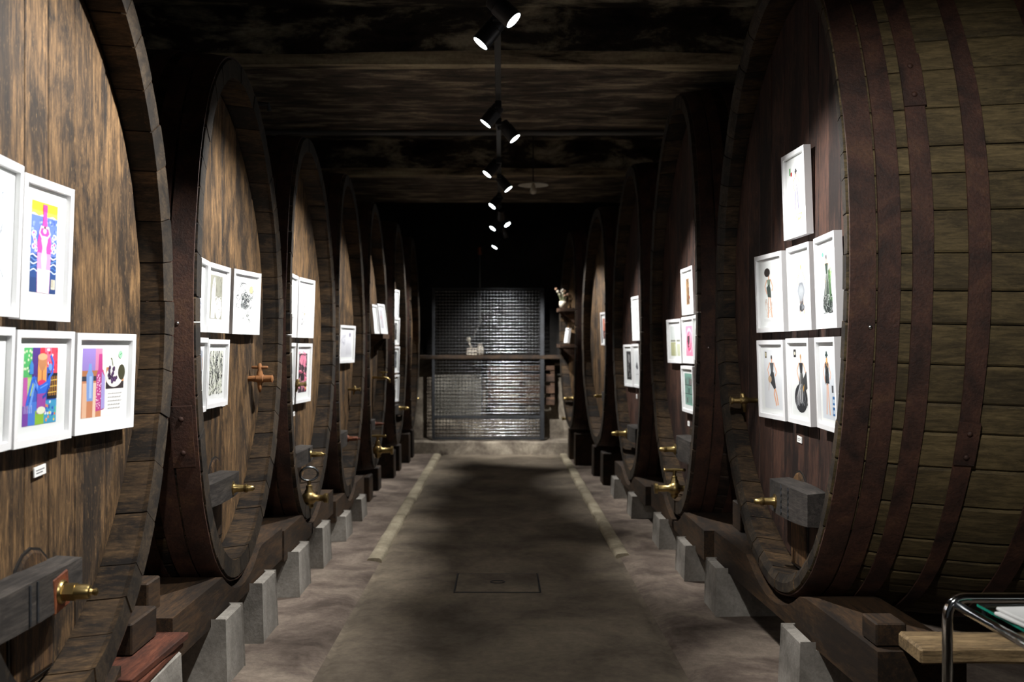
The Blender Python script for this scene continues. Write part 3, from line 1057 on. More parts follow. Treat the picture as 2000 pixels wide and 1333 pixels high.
def art_collage(A):
    r = random.Random(5)
    A.rect(0, 0, 1, 1, '#3b62c8')
    A.rect(0, .62, .24, 1, '#53b96a')
    for k in range(16):
        A.ell(r.uniform(.02, .22), r.uniform(.66, .98), .02, .018, '#e8f3d0', 8)
    A.rect(.24, .62, .46, 1, '#51318c')
    A.rect(.46, .55, .66, 1, '#e0354a')
    A.rect(.60, .74, .82, 1, '#ea6f8f')
    A.rect(.80, .66, 1, 1, '#e8405a')
    for k in range(16):
        A.ell(r.uniform(.62, .98), r.uniform(.70, .98), .024, .02, r.choice(['#fdeff0', '#d02036']), 8)
    A.rect(0, .26, .13, .62, '#c75fb0')
    A.rect(.12, .38, .30, .62, '#a8d46a')
    for k in range(4):
        A.line([(.14 + k * .045, .40), (.14 + k * .045, .60)], .008, '#f4fae0')
    A.rect(0, 0, .18, .26, '#7c43a8')
    A.rect(.16, 0, .40, .30, '#4a7fdc')
    for k in range(5):
        A.line([(.05 + k * .05, .16), (.05 + k * .05, .26)], .012, '#cfd8f8')
    A.rect(.36, 0, .64, .18, '#8fbf3a')
    A.rect(.62, 0, 1, .30, '#3fa0cc')
    for k in range(26):
        A.ell(r.uniform(.64, .98), r.uniform(.03, .28), .026, .022, r.choice(['#f2d43a', '#e9f4fa', '#2f57c0', '#58c29a', '#f08a3a']), 7)
    A.rect(.70, .32, 1, .66, '#15151f')
    for k in range(5):
        A.line([(.76 + k * .055, .36), (.75 + k * .055, .62)], .012, '#f0a43a')
    for k in range(3):
        A.line([(.72, .40 + k * .08), (.99, .41 + k * .08)], .012, '#f0c95a')
    A.rect(.40, .14, .66, .44, '#a24aa8')
    A.ell(.53, .18, .13, .05, '#eef0d8', 14)
    A.poly([(.40, .55), (.40, .88), (.66, .88), (.66, .55)], '#f2a65a')
    A.poly([(.39, .88), (.41, .78), (.47, .71), (.53, .69), (.59, .71), (.65, .78), (.67, .88)], '#c98a5e')
    A.ell(.53, .88, .14, .045, '#e6b58a', 16)
    A.line([(.53, .70), (.53, .56)], .03, '#a8623c')
    A.ell(.53, .54, .12, .04, '#e8356e', 14)
    # long blue reclining figure: bent legs to the left, torso, raised arm and head to the right
    b, b2, b3 = '#2f6fe4', '#74a8f6', '#1d4cb4'
    A.line([(.10, .26), (.17, .42), (.27, .62)], .055, b)
    A.line([(.27, .62), (.33, .54), (.42, .46)], .085, b)
    A.line([(.20, .24), (.26, .40), (.34, .56), (.44, .45)], .06, b2)
    A.poly([(.40, .40), (.42, .50), (.54, .52), (.68, .56), (.74, .64), (.80, .58), (.76, .46), (.62, .40)], b)
    A.line([(.74, .60), (.84, .66), (.86, .80), (.78, .90)], .05, b)
    A.line([(.74, .50), (.66, .38), (.56, .34)], .045, b3)
    A.ell(.77, .74, .055, .05, b2, 12)
    A.line([(.48, .47), (.70, .52)], .018, b2)
    A.line([(.28, .60), (.36, .52)], .016, b3)
    A.poly([(.16, .66), (.16, .78), (.21, .84), (.27, .78), (.27, .66)], '#3f8fd8')


def art_grapes(A):
    r = random.Random(8)
    A.rect(0, 0, 1, 1, '#f3f2ee')
    A.rect(0, 0, .46, 1, '#9d86cf')
    A.rect(.30, .62, .46, 1, '#d78bb0')
    A.rect(0, .52, .5, .64, '#3a3c4c')
    A.rect(0, .60, .5, .68, '#b9774f')
    A.rect(0, 0, .46, .53, '#c9855f')
    A.rect(.02, 0, .12, .5, '#e4b99a')
    A.rect(.26, 0, .33, .5, '#eccdb4')
    A.poly([(.12, .24), (.10, .62), (.14, .68), (.15, .78), (.21, .78), (.22, .68), (.26, .62), (.26, .24)], '#7ea0dc')
    A.rect(.17, .28, .23, .60, '#a9c4ee')
    A.poly([(.33, .08), (.33, .60), (.37, .70), (.38, .92), (.46, .92), (.47, .70), (.53, .60), (.53, .10)], '#c13f8a')
    for k in range(60):
        A.ell(r.uniform(.34, .52), r.uniform(.12, .62), .010, .011, '#f6d3ea', 6)
    A.poly([(.45, .10), (.45, .66), (.53, .58), (.54, .12)], '#a9a0dc')
    A.rect(.56, .44, 1, .72, '#c78a58')
    A.rect(.56, .40, 1, .50, '#2c2022')
    A.ell(.76, .58, .21, .16, '#f6f3ea', 24)
    A.ell(.94, .64, .09, .12, '#3c3a20', 16)
    for k in range(26):
        a_, q = r.random() * 6.28, r.random() ** .5
        x, y = .72 + q * .12 * math.cos(a_), .62 + q * .13 * math.sin(a_)
        A.ell(x, y, .030, .032, r.choice(['#2a1430', '#3a1c44', '#4b2858']), 10)
        A.ell(x - .008, y + .01, .008, .008, '#8c6aa0', 6)
    A.line([(.72, .74), (.69, .84), (.66, .86)], .012, '#5a6a30')
    A.ell(.90, .91, .05, .06, '#9dd3ac', 12)
    A.line([(.88, .90), (.93, .93)], .014, '#4f9a6c')
    for k in range(5):
        x = .62
        while x < .93 - .03 * (k % 2):
            l = r.uniform(.02, .06)
            A.line([(x, .33 - k * .055), (x + l, .332 - k * .055)], .008, '#a9a9ae')
            x += l + .015


def figure(A, x, y0, y1, hair, dress, skin='#e8b08c', flare=.3, hat=False, side=1, seed=0, seated=False, legs=True):
    """tall fashion-sketch figure between y0 (feet) and y1 (head)"""
    r = random.Random(seed)
    h = y1 - y0
    hd = .052 * h
    hip, waist, sho = y0 + .52 * h, y0 + .66 * h, y0 + .84 * h
    k = A.h / A.w
    q = h * k * .10

    def d(v):
        return x + side * v
    if legs:
        if seated:
            A.line([(d(-.02), hip - .02 * h), (d(.16), hip - .10 * h), (d(.10), y0 + .22 * h), (d(.22), y0)], q * .55, skin)
            A.line([(d(-.02), hip - .03 * h), (d(.12), hip - .14 * h), (d(.24), y0 + .2 * h), (d(.30), y0 + .01 * h)], q * .5, skin)
        else:
            A.line([(d(-.02), hip), (d(-.05), y0 + .27 * h), (d(-.10), y0)], q * .5, skin)
            A.line([(d(.04), hip), (d(.08), y0 + .27 * h), (d(.14), y0)], q * .5, skin)
    A.poly([(d(-q), sho), (d(-q * .55), waist), (d(-q * .9), hip), (d(q * .9), hip), (d(q * .55), waist), (d(q), sho)], dress)
    if flare:
        A.poly([(d(-q * .7), waist), (d(-flare), y0 + .12 * h), (d(-flare * .7), y0 + .06 * h), (d(flare * .6), y0 + .05 * h), (d(flare), y0 + .13 * h), (d(q * .7), waist)], dress)
        for i in range(16):
            f = r.uniform(-1, 1)
            A.line([(d(f * q * .6), waist), (d(f * flare * .7), y0 + .35 * h), (d(f * flare * .95), y0 + .08 * h)], .010, r.choice(['#f0f0ec', '#1b1d1c', '#8c8f8e']))
    A.line([(d(-q), sho), (d(-q * 2.2), waist + .04 * h), (d(-q * 1.2), hip)], q * .38, skin)
    A.line([(d(q), sho), (d(q * 2.3), waist), (d(q * 1.6), waist - .08 * h)], q * .38, skin)
    A.line([(x, sho), (x, y1 - hd * 2)], q * .5, skin)
    A.ell(x, y1 - hd * 1.5, hd * k * .62, hd, skin, 12)
    A.ell(d(-.01), y1 - hd * 1.0, hd * k * .66, hd * .8, hair, 12)
    if hat:
        A.ell(x, y1 - hd * .5, hd * k * 1.7, hd * .45, hair, 14)
        A.ell(x, y1 + hd * .1, hd * k * .9, hd * .7, hair, 12)


def scr(A, r, n, x0, x1, y0, y1, wd, cols, step=.1, m=5):
    for _ in range(n):
        x, y = r.uniform(x0, x1), r.uniform(y0, y1)
        pts = [(x, y)]
        for _k in range(m):
            x = min(x1, max(x0, x + r.uniform(-step, step)))
            y = min(y1, max(y0, y + r.uniform(-step, step)))
            pts.append((x, y))
        A.line(pts, wd * r.uniform(.5, 1.4), r.choice(cols))


def art_lavender(A):
    figure(A, .52, .22, .86, '#3b3a3c', '#b9b4e4', flare=.24, hat=True, seed=1)
    A.rect(.10, .82, .18, .93, '#4c9a54')
    A.rect(.19, .80, .28, .86, '#c22a34')
    r = random.Random(2)
    scr(A, r, 24, .40, .82, .10, .20, .012, ['#bcd98c', '#9cc76a'], .06)


def art_blackhat(A):
    r = random.Random(4)
    figure(A, .38, .08, .86, '#2c2422', '#7c8a7a', flare=0, hat=True, side=1, seed=2)
    A.poly([(.30, .44), (.24, .60), (.40, .66), (.48, .58), (.50, .42)], '#3d4a44')
    A.ell(.30, .86, .17, .075, '#2a2220', 14)
    scr(A, r, 16, .15, .55, .10, .40, .012, ['#b9bdbb', '#d8b9a4'], .08)
    A.line([(.66, .80), (.62, .40), (.70, .10)], .008, '#c9c4bc')
    A.rect(.05, .02, .95, .06, '#e2e4e4')


def art_vase_dress(A):
    r = random.Random(6)
    figure(A, .50, .10, .86, '#d4b45a', '#c9cdd0', flare=0, seed=3)
    A.ell(.48, .46, .24, .12, '#aab0b6', 18)
    A.ell(.48, .42, .15, .13, '#c6cbd0', 18)
    A.ell(.5, .20, .16, .06, '#4a4e52', 14)
    for i in range(14):
        f = -.2 + .4 * i / 13
        A.line([(.48 + f * .5, .58), (.48 + f, .46), (.48 + f * .4, .22)], .01, '#565a60')
    scr(A, r, 18, .36, .64, .14, .24, .012, ['#1f2226', '#878b90'], .07)


def art_green_gown(A):
    r = random.Random(7)
    A.rect(0, 0, 1, 1, '#dfe3e8')
    figure(A, .42, .04, .92, '#221c1c', '#2e4034', flare=.36, seed=4, legs=False)
    A.poly([(.52, .66), (.66, .70), (.74, .40), (.80, .12), (.62, .14)], '#4b6b44')
    A.ell(.42, .14, .36, .10, '#20282a', 18)
    scr(A, r, 60, .08, .80, .03, .30, .012, ['#151a18', '#33423a', '#cfd8d2', '#0e1110'], .12)
    A.ell(.16, .92, .07, .035, '#6aa79a', 12)
    scr(A, r, 12, .58, .84, .15, .7, .012, ['#8dc67a', '#3d6f3c'], .08)


def art_seated(A):
    A.rect(0, 0, 1, 1, '#e1e4e8')
    A.rect(.08, .86, .18, .97, '#6a6250')
    A.rect(.10, .89, .16, .95, '#c2b894')
    figure(A, .46, .06, .92, '#1f1a1a', '#53585c', flare=0, seed=5, seated=True)
    A.poly([(.36, .44), (.32, .54), (.42, .64), (.56, .62), (.66, .36), (.56, .33)], '#34383c')
    A.ell(.33, .50, .10, .06, '#c4a88a', 14)
    A.line([(.30, .46), (.24, .30)], .014, '#b98f74')


def art_black_gown(A):
    r = random.Random(9)
    A.rect(.10, .86, .26, .98, '#1e1e20')
    A.ell(.18, .92, .045, .028, '#cfcab8', 10)
    figure(A, .56, .04, .92, '#b5884e', '#24262a', flare=.34, seed=6, legs=False)
    A.ell(.50, .24, .40, .22, '#26282c', 20)
    A.poly([(.60, .50), (.88, .66), (.92, .40), (.74, .34)], '#3a3c3e')
    for k in range(60):
        t = r.uniform(0, 6.28)
        q = r.uniform(.2, .95)
        A.line([(.54 + .06 * math.cos(t), .46), (.50 + .30 * q * math.cos(t), .26 + .1 * math.sin(t)), (.50 + .38 * q * math.cos(t * 1.1), .10 + .12 * abs(math.sin(t)))], .012, r.choice(['#e6e8ea', '#9a9ea2', '#0f1012', '#5c6064']))
    A.poly([(.64, .40), (.74, .46), (.70, .34)], '#d9a85c')


def art_coat(A):
    r = random.Random(10)
    A.rect(0, 0, 1, 1, '#d3d9e0')
    figure(A, .40, .06, .92, '#1f3a36', '#24282c', flare=0, hat=True, seed=7)
    A.poly([(.26, .50), (.30, .80), (.50, .80), (.56, .50)], '#1e2226')
    A.poly([(.33, .76), (.36, .86), (.46, .86), (.48, .72)], '#d8a05c')
    scr(A, r, 24, .26, .56, .48, .78, .01, ['#565c62', '#101214'], .07)
    A.rect(.72, .38, .84, .48, '#4a4c50')
    for k in range(2):
        A.rect(.76, .06 + k * .15, .98, .18 + k * .15, '#2f6aa4')
        A.rect(.79, .09 + k * .15, .90, .14 + k * .15, '#bcd2e6')


def mono(seed, n, wd, cols, bg=None, step=.1, box=(0, 1, 0, 1)):
    def f(A):
        r = random.Random(seed)
        if bg:
            A.rect(0, 0, 1, 1, bg)
        scr(A, r, n, *box, wd, cols, step)
    return f


def art_portal(A):
    r = random.Random(21)
    A.rect(0, 0, 1, 1, '#8d8d80')
    A.poly([(.10, .02), (.12, .60), (.24, .90), (.34, .96), (.42, .80), (.44, .30), (.40, .02)], '#f2f2ee')
    for k in range(10):
        A.line([(.16 + k * .025, .05), (.2 + k * .02, .6), (.30, .92)], .01, '#a2a29a')
    A.ell(.70, .26, .26, .26, '#efefe8', 18)
    scr(A, r, 40, .46, .98, .04, .52, .012, ['#b0b0a6', '#60605a', '#fafaf4'], .08)
    scr(A, r, 24, .42, .98, .54, .98, .012, ['#74746a', '#a3a396'], .08)


def art_branches(A):
    r = random.Random(22)
    scr(A, r, 60, 0, 1, .35, 1, .016, ['#3a3f40', '#8b9092', '#c9cccc'], .12)
    scr(A, r, 60, .28, .75, .34, .72, .012, ['#2c3032', '#6f7476'], .07)
    scr(A, r, 22, .05, .95, 0, .3, .01, ['#7e8384', '#1f2224'], .10, 3)
    A.ell(.84, .86, .10, .10, '#cbbf8c', 10)


def art_forest(A):
    r = random.Random(23)
    A.rect(0, 0, 1, 1, '#e2e4da')
    for k in range(36):
        x = r.random()
        A.line([(x, r.uniform(0, .5)), (x + r.uniform(-.05, .05), r.uniform(.5, .8)), (x + r.uniform(-.08, .08), 1)], .018, r.choice(['#14181a', '#2c3436', '#e9ebe2']))
    scr(A, r, 120, 0, 1, 0, 1, .018, ['#121618', '#3a4244', '#c9cfb8', '#f2f4ea'], .07, 4)


def art_pink(A):
    r = random.Random(24)
    A.rect(0, 0, 1, 1, '#3a2c34')
    for k in range(34):
        x, y = r.random(), r.uniform(.0, 1)
        A.line([(x + .1 * math.cos(t), y + .05 * math.sin(t)) for t in [i * .5 for i in range(8)]], .05, r.choice(['#ee7fa0', '#e0607f', '#f5a3b8']))
    A.ell(.36, .84, .28, .13, '#ef89a6', 18)
    A.ell(.68, .80, .22, .15, '#f08ba8', 18)
    A.ell(.45, .40, .24, .11, '#251a22', 16)
    A.ell(.90, .16, .10, .09, '#e3b04e', 10)
    scr(A, r, 26, 0, 1, 0, 1, .02, ['#2b1f28', '#f7b6c6'], .1)


def art_small_mono(A):
    r = random.Random(25)
    scr(A, r, 18, .15, .55, .02, .66, .02, ['#1d2022', '#6b6f72', '#aaadb0'], .12)
    scr(A, r, 8, .4, .9, .0, .5, .014, ['#d9c88a', '#b9bcc0'], .12)
    A.ell(.42, .78, .05, .03, '#8f9396', 8)


def art_text(A):
    r = random.Random(26)
    A.rect(0, 0, 1, 1, '#d9dae0')
    A.ell(.80, .86, .06, .09, '#77748c', 10)
    scr(A, r, 14, .08, .40, .45, .85, .008, ['#a8a8b6', '#8f8fa2'], .1)
    for k in range(9):
        x = .48
        while x < .85:
            l = r.uniform(.03, .08)
            A.line([(x, .52 - k * .05), (x + l, .52 - k * .05)], .008, '#b4b4be')
            x += l + .02


def art_stripes(A):
    r = random.Random(27)
    A.rect(0, 0, 1, 1, '#a9aab2')
    for k in range(5):
        A.line([(.15 + k * .15, .1), (.2 + k * .15, .5), (.15 + k * .14, .95)], .05, ['#7f8aa4', '#c7c3c0', '#8c8490', '#b08e86', '#848a92'][k])
    A.rect(.3, .5, .42, .66, '#c77c4a')


def art_vase(A):
    r = random.Random(28)
    A.rect(0, 0, .62, .98, '#8c6a44')
    A.rect(.30, .05, .50, .9, '#5e4630')
    for k in range(12):
        A.ell(r.uniform(.5, .95), r.uniform(.6, .98), .05, .035, r.choice(['#d8d2c8', '#5a4a40', '#a7392e']), 8)
    for k in range(8):
        A.ell(r.uniform(.6, .9), r.uniform(.12, .5), .06, .04, r.choice(['#c23c34', '#e8e0d8', '#7a4436']), 8)
    scr(A, r, 14, .02, .6, .05, .95, .03, ['#b08c5c', '#4a3826'], .1)


def art_meadow(A):
    A.rect(0, 0, 1, 1, '#dfe2dc')
    A.rect(0, .55, 1, 1, '#d2d8d6')
    A.rect(0, .48, 1, .54, '#83867a')
    A.rect(0, 0, .55, .46, '#b2b48a')
    A.rect(.4, 0, 1, .40, '#c8cdb2')
    A.line([(.62, 0), (.5, 1)], .10, '#eff1ef')  # reflection on the glass, painted into the print as a pale streak


def art_swirl(A):
    r = random.Random(29)
    A.rect(0, 0, 1, 1, '#ef8fae')
    for k in range(14):
        A.line([(.5 + (.06 + .03 * k) * math.cos(t + k), .5 + (.05 + .028 * k) * math.sin(t + k)) for t in [i * .45 for i in range(9)]], .05, r.choice(['#f8c2d0', '#e0557f', '#f4a4bc']))
    A.ell(.36, .52, .14, .16, '#3c3238', 14)
    scr(A, r, 14, .22, .55, .30, .72, .03, ['#1f1a1e', '#6c5860'], .08)


def art_green(A):
    r = random.Random(30)
    A.rect(0, 0, 1, 1, '#93b07a')
    scr(A, r, 40, 0, 1, 0, 1, .04, ['#5c8a4a', '#c2d3a4', '#3b3c34'], .1)
    A.ell(.3, .8, .2, .1, '#3a3034', 12)


def art_bottles(A):
    r = random.Random(31)
    A.rect(0, 0, 1, 1, '#7fae9f')
    for y in (.62, .34):
        A.rect(0, y, 1, y + .025, '#2f3034')
    for k in range(6):
        for y in (.65, .37, .06):
            x = .08 + k * .155
            A.rect(x, y, x + .10, y + .16 + .06 * r.random(), r.choice(['#5b3c46', '#6f8f86', '#8c5f6c', '#3a4a48']))
            A.rect(x + .035, y + .16, x + .065, y + .26, '#4c4246')


def art_dark_portrait(A):
    r = random.Random(32)
    A.rect(0, 0, 1, 1, '#2c2c2e')
    A.ell(.55, .74, .22, .16, '#8c8c8c', 14)
    A.poly([(.2, 0), (.3, .5), (.5, .6), (.75, .5), (.9, 0)], '#121214')
    scr(A, r, 20, .3, .8, .1, .9, .03, ['#a8a8a8', '#1a1a1a', '#6c6c6c'], .1)


def art_slim(A):
    r = random.Random(33)
    A.line([(.5, 1), (.62, .8), (.4, .6), (.66, .4), (.5, .05)], .16, '#3a3c40')
    scr(A, r, 16, .3, .75, .05, .98, .02, ['#1a1c1e', '#9a9c9e'], .1)


def art_bird(A):
    A.rect(0, 0, 1, 1, '#e2e4e6')
    A.poly([(.2, .45), (.42, .62), (.56, .60), (.70, .42), (.52, .36)], '#3a3e44')
    A.line([(.5, .60), (.46, .86)], .03, '#75797e')
    A.line([(.2, .2), (.8, .22)], .02, '#8b8f94')


def art_red(A):
    r = random.Random(34)
    A.rect(0, 0, 1, 1, '#d9836a')
    A.rect(0, 0, 1, .4, '#6c4a4c')
    scr(A, r, 14, 0, 1, 0, 1, .05, ['#f0b09a', '#8c3c34', '#3a3438'], .14)


# ------------------------------------------------------------------ picture frames
def picture_frame(c, u, w, z, W, Hh, ang, art, label, ap=(0.62, 0.62), ao=(0, 0.02), tilt=2.0, name='picture_frame', loc=None, border=.022, dep=.034, turn=0.0):
    a_ = math.radians(ang)
    r_ = Vector((math.sin(a_), math.cos(a_), 0))
    n_ = Vector((math.cos(a_), -math.sin(a_), 0))
    up = Vector((0, 0, 1))
    t = math.radians(tilt)
    up2 = up * math.cos(t) + n_ * math.sin(t)
    n2 = n_ * math.cos(t) - up * math.sin(t)
    cen = Vector((w, u, H(c, z)))
    o_ = cen - up2 * (Hh / 2)
    m = Matrix(((r_.x, up2.x, n2.x, o_.x), (r_.y, up2.y, n2.y, o_.y), (r_.z, up2.z, n2.z, o_.z), (0, 0, 0, 1)))
    root = bpy.data.objects.new(name, None)
    root.empty_display_size = .05
    COL.objects.link(root)
    root.matrix_world = c.mtx @ m
    tag(root, label, 'picture', 'framed pictures hung on the casks')
    # moulding: origin bottom centre, x right, y up, z out, front face at z = 0
    rings = [(0, -dep), (0, 0), (border, 0), (border + .002, -.014), (border + .002, -dep)]
    vs = []
    for (ins, zz) in rings:
        x, y0, y1 = W / 2 - ins, ins, Hh - ins
        vs += [(-x, y0, zz), (x, y0, zz), (x, y1, zz), (-x, y1, zz)]
    fs = [(i * 4 + k, i * 4 + (k + 1) % 4, (i + 1) * 4 + (k + 1) % 4, (i + 1) * 4 + k) for i in range(4) for k in range(4)]
    fs += [(16, 17, 1, 0), (17, 18, 2, 1), (18, 19, 3, 2), (19, 16, 0, 3)]
    MB().add(vs, fs).build('moulding', M['white'], root)
    x, y0, y1 = W / 2 - border - .003, border + .003, Hh - border - .003
    MB().box(-x, y0, -.018, x, y1, -.0145).build('mount', M['mat'], root)
    A = Art((W - 2 * border) * ap[0], (Hh - 2 * border) * ap[1])
    art(A)
    # thin paper lying on the mount
    A.build(root, (ao[0] * W, Hh / 2 + ao[1] * Hh, -.0142))
    mesh_obj('glass_pane', [(-x, y0, -.006), (x, y0, -.006), (x, y1, -.006), (-x, y1, -.006)], [(0, 1, 2, 3)], M['glass'], root)
    return root


P = picture_frame
c = K['L1']
P(c, .037, -.125, 1.793, .316, .423, .7, art_bottle, 'framed painting of a pale figure inside a pink bottle on blue', (.60, .72), (-.01, .02))
P(c, .020, -.125, 1.380, .365, .341, .4, art_collage, 'framed square painting of a blue reclining figure among bright colour patches', (.66, .78), (-.02, .01))
P(c, .408, -.098, 1.380, .370, .334, 8.0, art_grapes, 'framed still life of two bottles and dark grapes on a plate', (.80, .80), (.0, .0))
P(c, -.318, -.095, 1.80, .33, .43, -6.5, mono(41, 20, .02, ['#6a7688', '#b9c0cc']), 'white frame cut by the left edge of the photo, upper row', (.6, .6))
P(c, -.375, -.095, 1.385, .365, .341, -7, mono(42, 20, .02, ['#88746a', '#ccc0b9']), 'white frame cut by the left edge of the photo, lower row', (.6, .6))
c = K['L2']
P(c, -.028, -.126, 1.737, .375, .331, -.5, art_portal, 'framed grey print of a tall white hooded shape beside round forms', (.62, .74), (-.02, .02))
P(c, .394, -.100, 1.737, .365, .336, 7.7, art_branches, 'framed ink drawing of tangled branches on white, rightmost of the upper row', (.72, .70), (0, 0))
P(c, -.039, -.127, 1.374, .370, .329, -.8, art_forest, 'framed dense black-and-white print of a thicket, on the lower row', (.72, .74), (0, .01))
P(c, -.436, -.088, 1.735, .365, .331, -8, mono(43, 26, .05, ['#3c3f48', '#8c90a0', '#c3c6d2'], '#dadde4', .12), 'framed print of loose grey blots, half hidden behind the rim, upper row', (.72, .80))
P(c, -.446, -.088, 1.374, .365, .34, -8, mono(44, 60, .04, ['#2c2f3c', '#8c90a0', '#b08a70', '#e3e3e6'], '#9aa0ac', .10), 'framed dark busy print, half hidden behind the rim, lower row', (.72, .76))
c = K['L3']
P(c, .263, -.113, 1.773, .385, .413, 5.2, art_small_mono, 'framed white sheet with a small ink figure, above the pink print', (.56, .56), (.0, -.05))
P(c, .212, -.118, 1.322, .375, .409, 4.1, art_pink, 'framed print of curly pink shapes on black', (.62, .74), (.02, .0))
P(c, -.245, -.112, 1.325, .385, .409, -4.0, mono(45, 30, .04, ['#8c4a60', '#55505a']), 'white frame mostly hidden behind the rim, left of the pink print', (.6, .7))
P(c, -.155, -.115, 1.773, .385, .413, -4.0, mono(46, 24, .03, ['#5a5c60', '#9a9ca0']), 'white frame mostly hidden behind the rim, left of the small ink figure', (.6, .7))
c = K['L4']
P(c, .333, -.098, 1.528, .45, .326, 7.8, art_text, 'single framed pale sheet with faint writing and a small stamp', (.84, .80), (0, 0))
c = K['L6']
P(c, .36, -.092, 1.695, .25, .329, 9.3, art_dark_portrait, 'small frame with a dark upright print, second of the far column', (.5, .72), (.02, 0))
P(c, .355, -.093, 1.351, .25, .322, 9.1, mono(47, 30, .05, ['#24262a', '#6c7074', '#b8bcc0'], '#55585c'), 'small frame with a dark grey print, third of the far column', (.5, .72), (.02, 0))
P(c, .33, -.095, 2.03, .25, .329, 9.3, mono(48, 12, .03, ['#8c8c90', '#c4c4c8']), 'topmost white frame of the far column, seen almost edge on', (.5, .72))
P(c, .335, -.095, 1.005, .25, .322, 9.1, mono(49, 30, .05, ['#3c3e42', '#84888c']), 'lowest white frame of the far column', (.5, .72))
c = K['R1']
P(c, -.011, -.128, 2.233, .318, .412, -.1, art_lavender, 'topmost fashion sketch, a lavender dress and dark hat with green and red marks', (.8, .86), (0, 0))
P(c, -.351, -.114, 1.779, .360, .402, -4.4, art_blackhat, 'framed fashion sketch of a bare-shouldered figure in a wide black hat', (.72, .84), (0, 0))
P(c, .060, -.128, 1.781, .328, .403, .9, art_vase_dress, 'framed fashion sketch of a silver balloon-shaped dress, pale hair', (.78, .86), (0, 0))
P(c, .462, -.104, 1.783, .338, .403, 6.0, art_green_gown, 'framed fashion sketch of a flared dark gown with a green train', (.70, .80), (0, 0))
P(c, -.327, -.116, 1.336, .350, .402, -4.1, art_seated, 'framed fashion sketch of a figure perched in a grey dress, lower row', (.76, .84), (0, 0))
P(c, .050, -.128, 1.340, .327, .407, .8, art_black_gown, 'framed fashion sketch of a huge black layered gown, lower row', (.80, .86), (0, 0))
P(c, .470, -.104, 1.344, .328, .401, 6.0, art_coat, 'framed fashion sketch of a black coat and hat with two blue stamps', (.76, .86), (0, 0))
c = K['R2']
P(c, -.030, -.126, 1.907, .41, .339, -.4, art_vase, 'framed picture of a brown jar with red and white flowers', (.50, .66), (0, 0))
P(c, -.433, -.105, 1.548, .375, .335, -6.0, art_meadow, 'framed pale landscape with a glass reflection painted across its print', (.76, .78), (0, 0))
P(c, -.014, -.127, 1.553, .40, .338, -.2, art_swirl, 'framed pink swirling picture with a dark blot', (.70, .74), (0, -.02))
P(c, .405, -.105, 1.553, .40, .338, 6, art_green, 'framed green picture half hidden behind the rim', (.7, .8), (0, 0))
P(c, -.030, -.127, 1.196, .41, .337, -.4, art_bottles, 'framed teal picture of bottles on dark shelves, lowest of its group', (.74, .78), (0, 0))
c = K['R3']
P(c, -.182, -.124, 1.778, .333, .426, -2.8, art_slim, 'frame with a slim dark winding figure, above the other two', (.55, .66), (0, 0))
P(c, -.492, -.099, 1.319, .29, .417, -7.3, art_dark_portrait, 'narrow frame with a dark portrait print, left of the pair', (.7, .76), (0, 0))
P(c, -.165, -.125, 1.323, .33, .420, -2.3, art_bird, 'narrow frame with a small dark bird-like shape, right of the pair', (.7, .76), (0, 0))
c = K['R4']
P(c, -.062, -.128, 1.712, .27, .374, -1.2, art_red, 'small framed reddish picture half hidden on the far right cask', (.6, .7), (0, 0))


# small caption cards
def card(c, u, z, w, h, label, ang=0):
    root = bpy.data.objects.new('caption_card', None)
    COL.objects.link(root)
    a_ = math.radians(ang)
    wv = head_w(u, c.a) + .004
    m = Matrix(((math.sin(0), 0, 1, wv), (1, 0, 0, u), (0, 1, 0, H(c, z)), (0, 0, 0, 1)))
    root.matrix_world = c.mtx @ m @ Matrix.Rotation(a_, 4, 'Z')
    tag(root, label, 'card', 'caption cards on the casks')
    MB().box(-w / 2, 0, 0, w / 2, h, .004).build('card_sheet', M['paper'], root)
    for k in range(2):
        mb = MB()
        yy = h * (.62 - .28 * k)
        mb.box(-w * .36, yy - .0016, .0042, w * (.36 - .16 * k), yy + .0016, .0045)
        mb.build('text_line', M['ink'], root)


card(K['L1'], .08, 1.105, .075, .03, 'white caption card under the nearest left paintings', 4)
card(K['L3'], .11, 1.03, .07, .03, 'white caption card below the pink print, at the rim')
card(K['R1'], -.055, 1.04, .062, .03, 'white caption card under the seven fashion sketches', -3)
card(K['R2'], -.18, .92, .07, .035, 'white caption card above the clamp bar of the second right cask')
card(K['R3'], -.315, 1.0, .06, .04, 'tiny white caption card below the narrow print pair')
# card tucked at the corner of the thicket print
card(K['L2'], .185, 1.20, .06, .035, 'small white card tucked at the lower corner of the thicket print')


# shelves on the far casks, with what stands on them
def wall_shelf(c, u, w1, z, half, label):
    """board with its back cut to the concave head, front edge at w1"""
    root = bpy.data.objects.new('small_shelf', None)
    COL.objects.link(root)
    root.matrix_world = c.mtx @ Matrix.Translation((0, u, H(c, z)))
    tag(root, label, 'shelf')
    n = 8
    us = [-half + 2 * half * k / n for k in range(n + 1)]
    pts = [(head_w(u + x, c.a) + .006, x) for x in us] + [(w1, half), (w1, -half)]
    m = len(pts)
    vs = [(p[0], p[1], 0) for p in pts] + [(p[0], p[1], .045) for p in pts]
    fs = [tuple(range(m)), tuple(m + k for k in reversed(range(m)))] + [(k, (k + 1) % m, m + (k + 1) % m, m + k) for k in range(m)]
    MB().add(vs, fs).build('shelf_board', M['crate'], root)
    for s_ in (-.75, .75):
        x = s_ * half
        wb = head_w(u + x, c.a) + .008
        MB().add([(wb, x - .012, -.16), (wb, x - .012, -.001), (w1 - .02, x - .012, -.001), (wb, x + .012, -.16), (wb, x + .012, -.001), (w1 - .02, x + .012, -.001)],
                 [(0, 1, 2), (5, 4, 3), (0, 3, 4, 1), (1, 4, 5, 2), (2, 5, 3, 0)]).build('bracket', M['crate'], root)
    return root


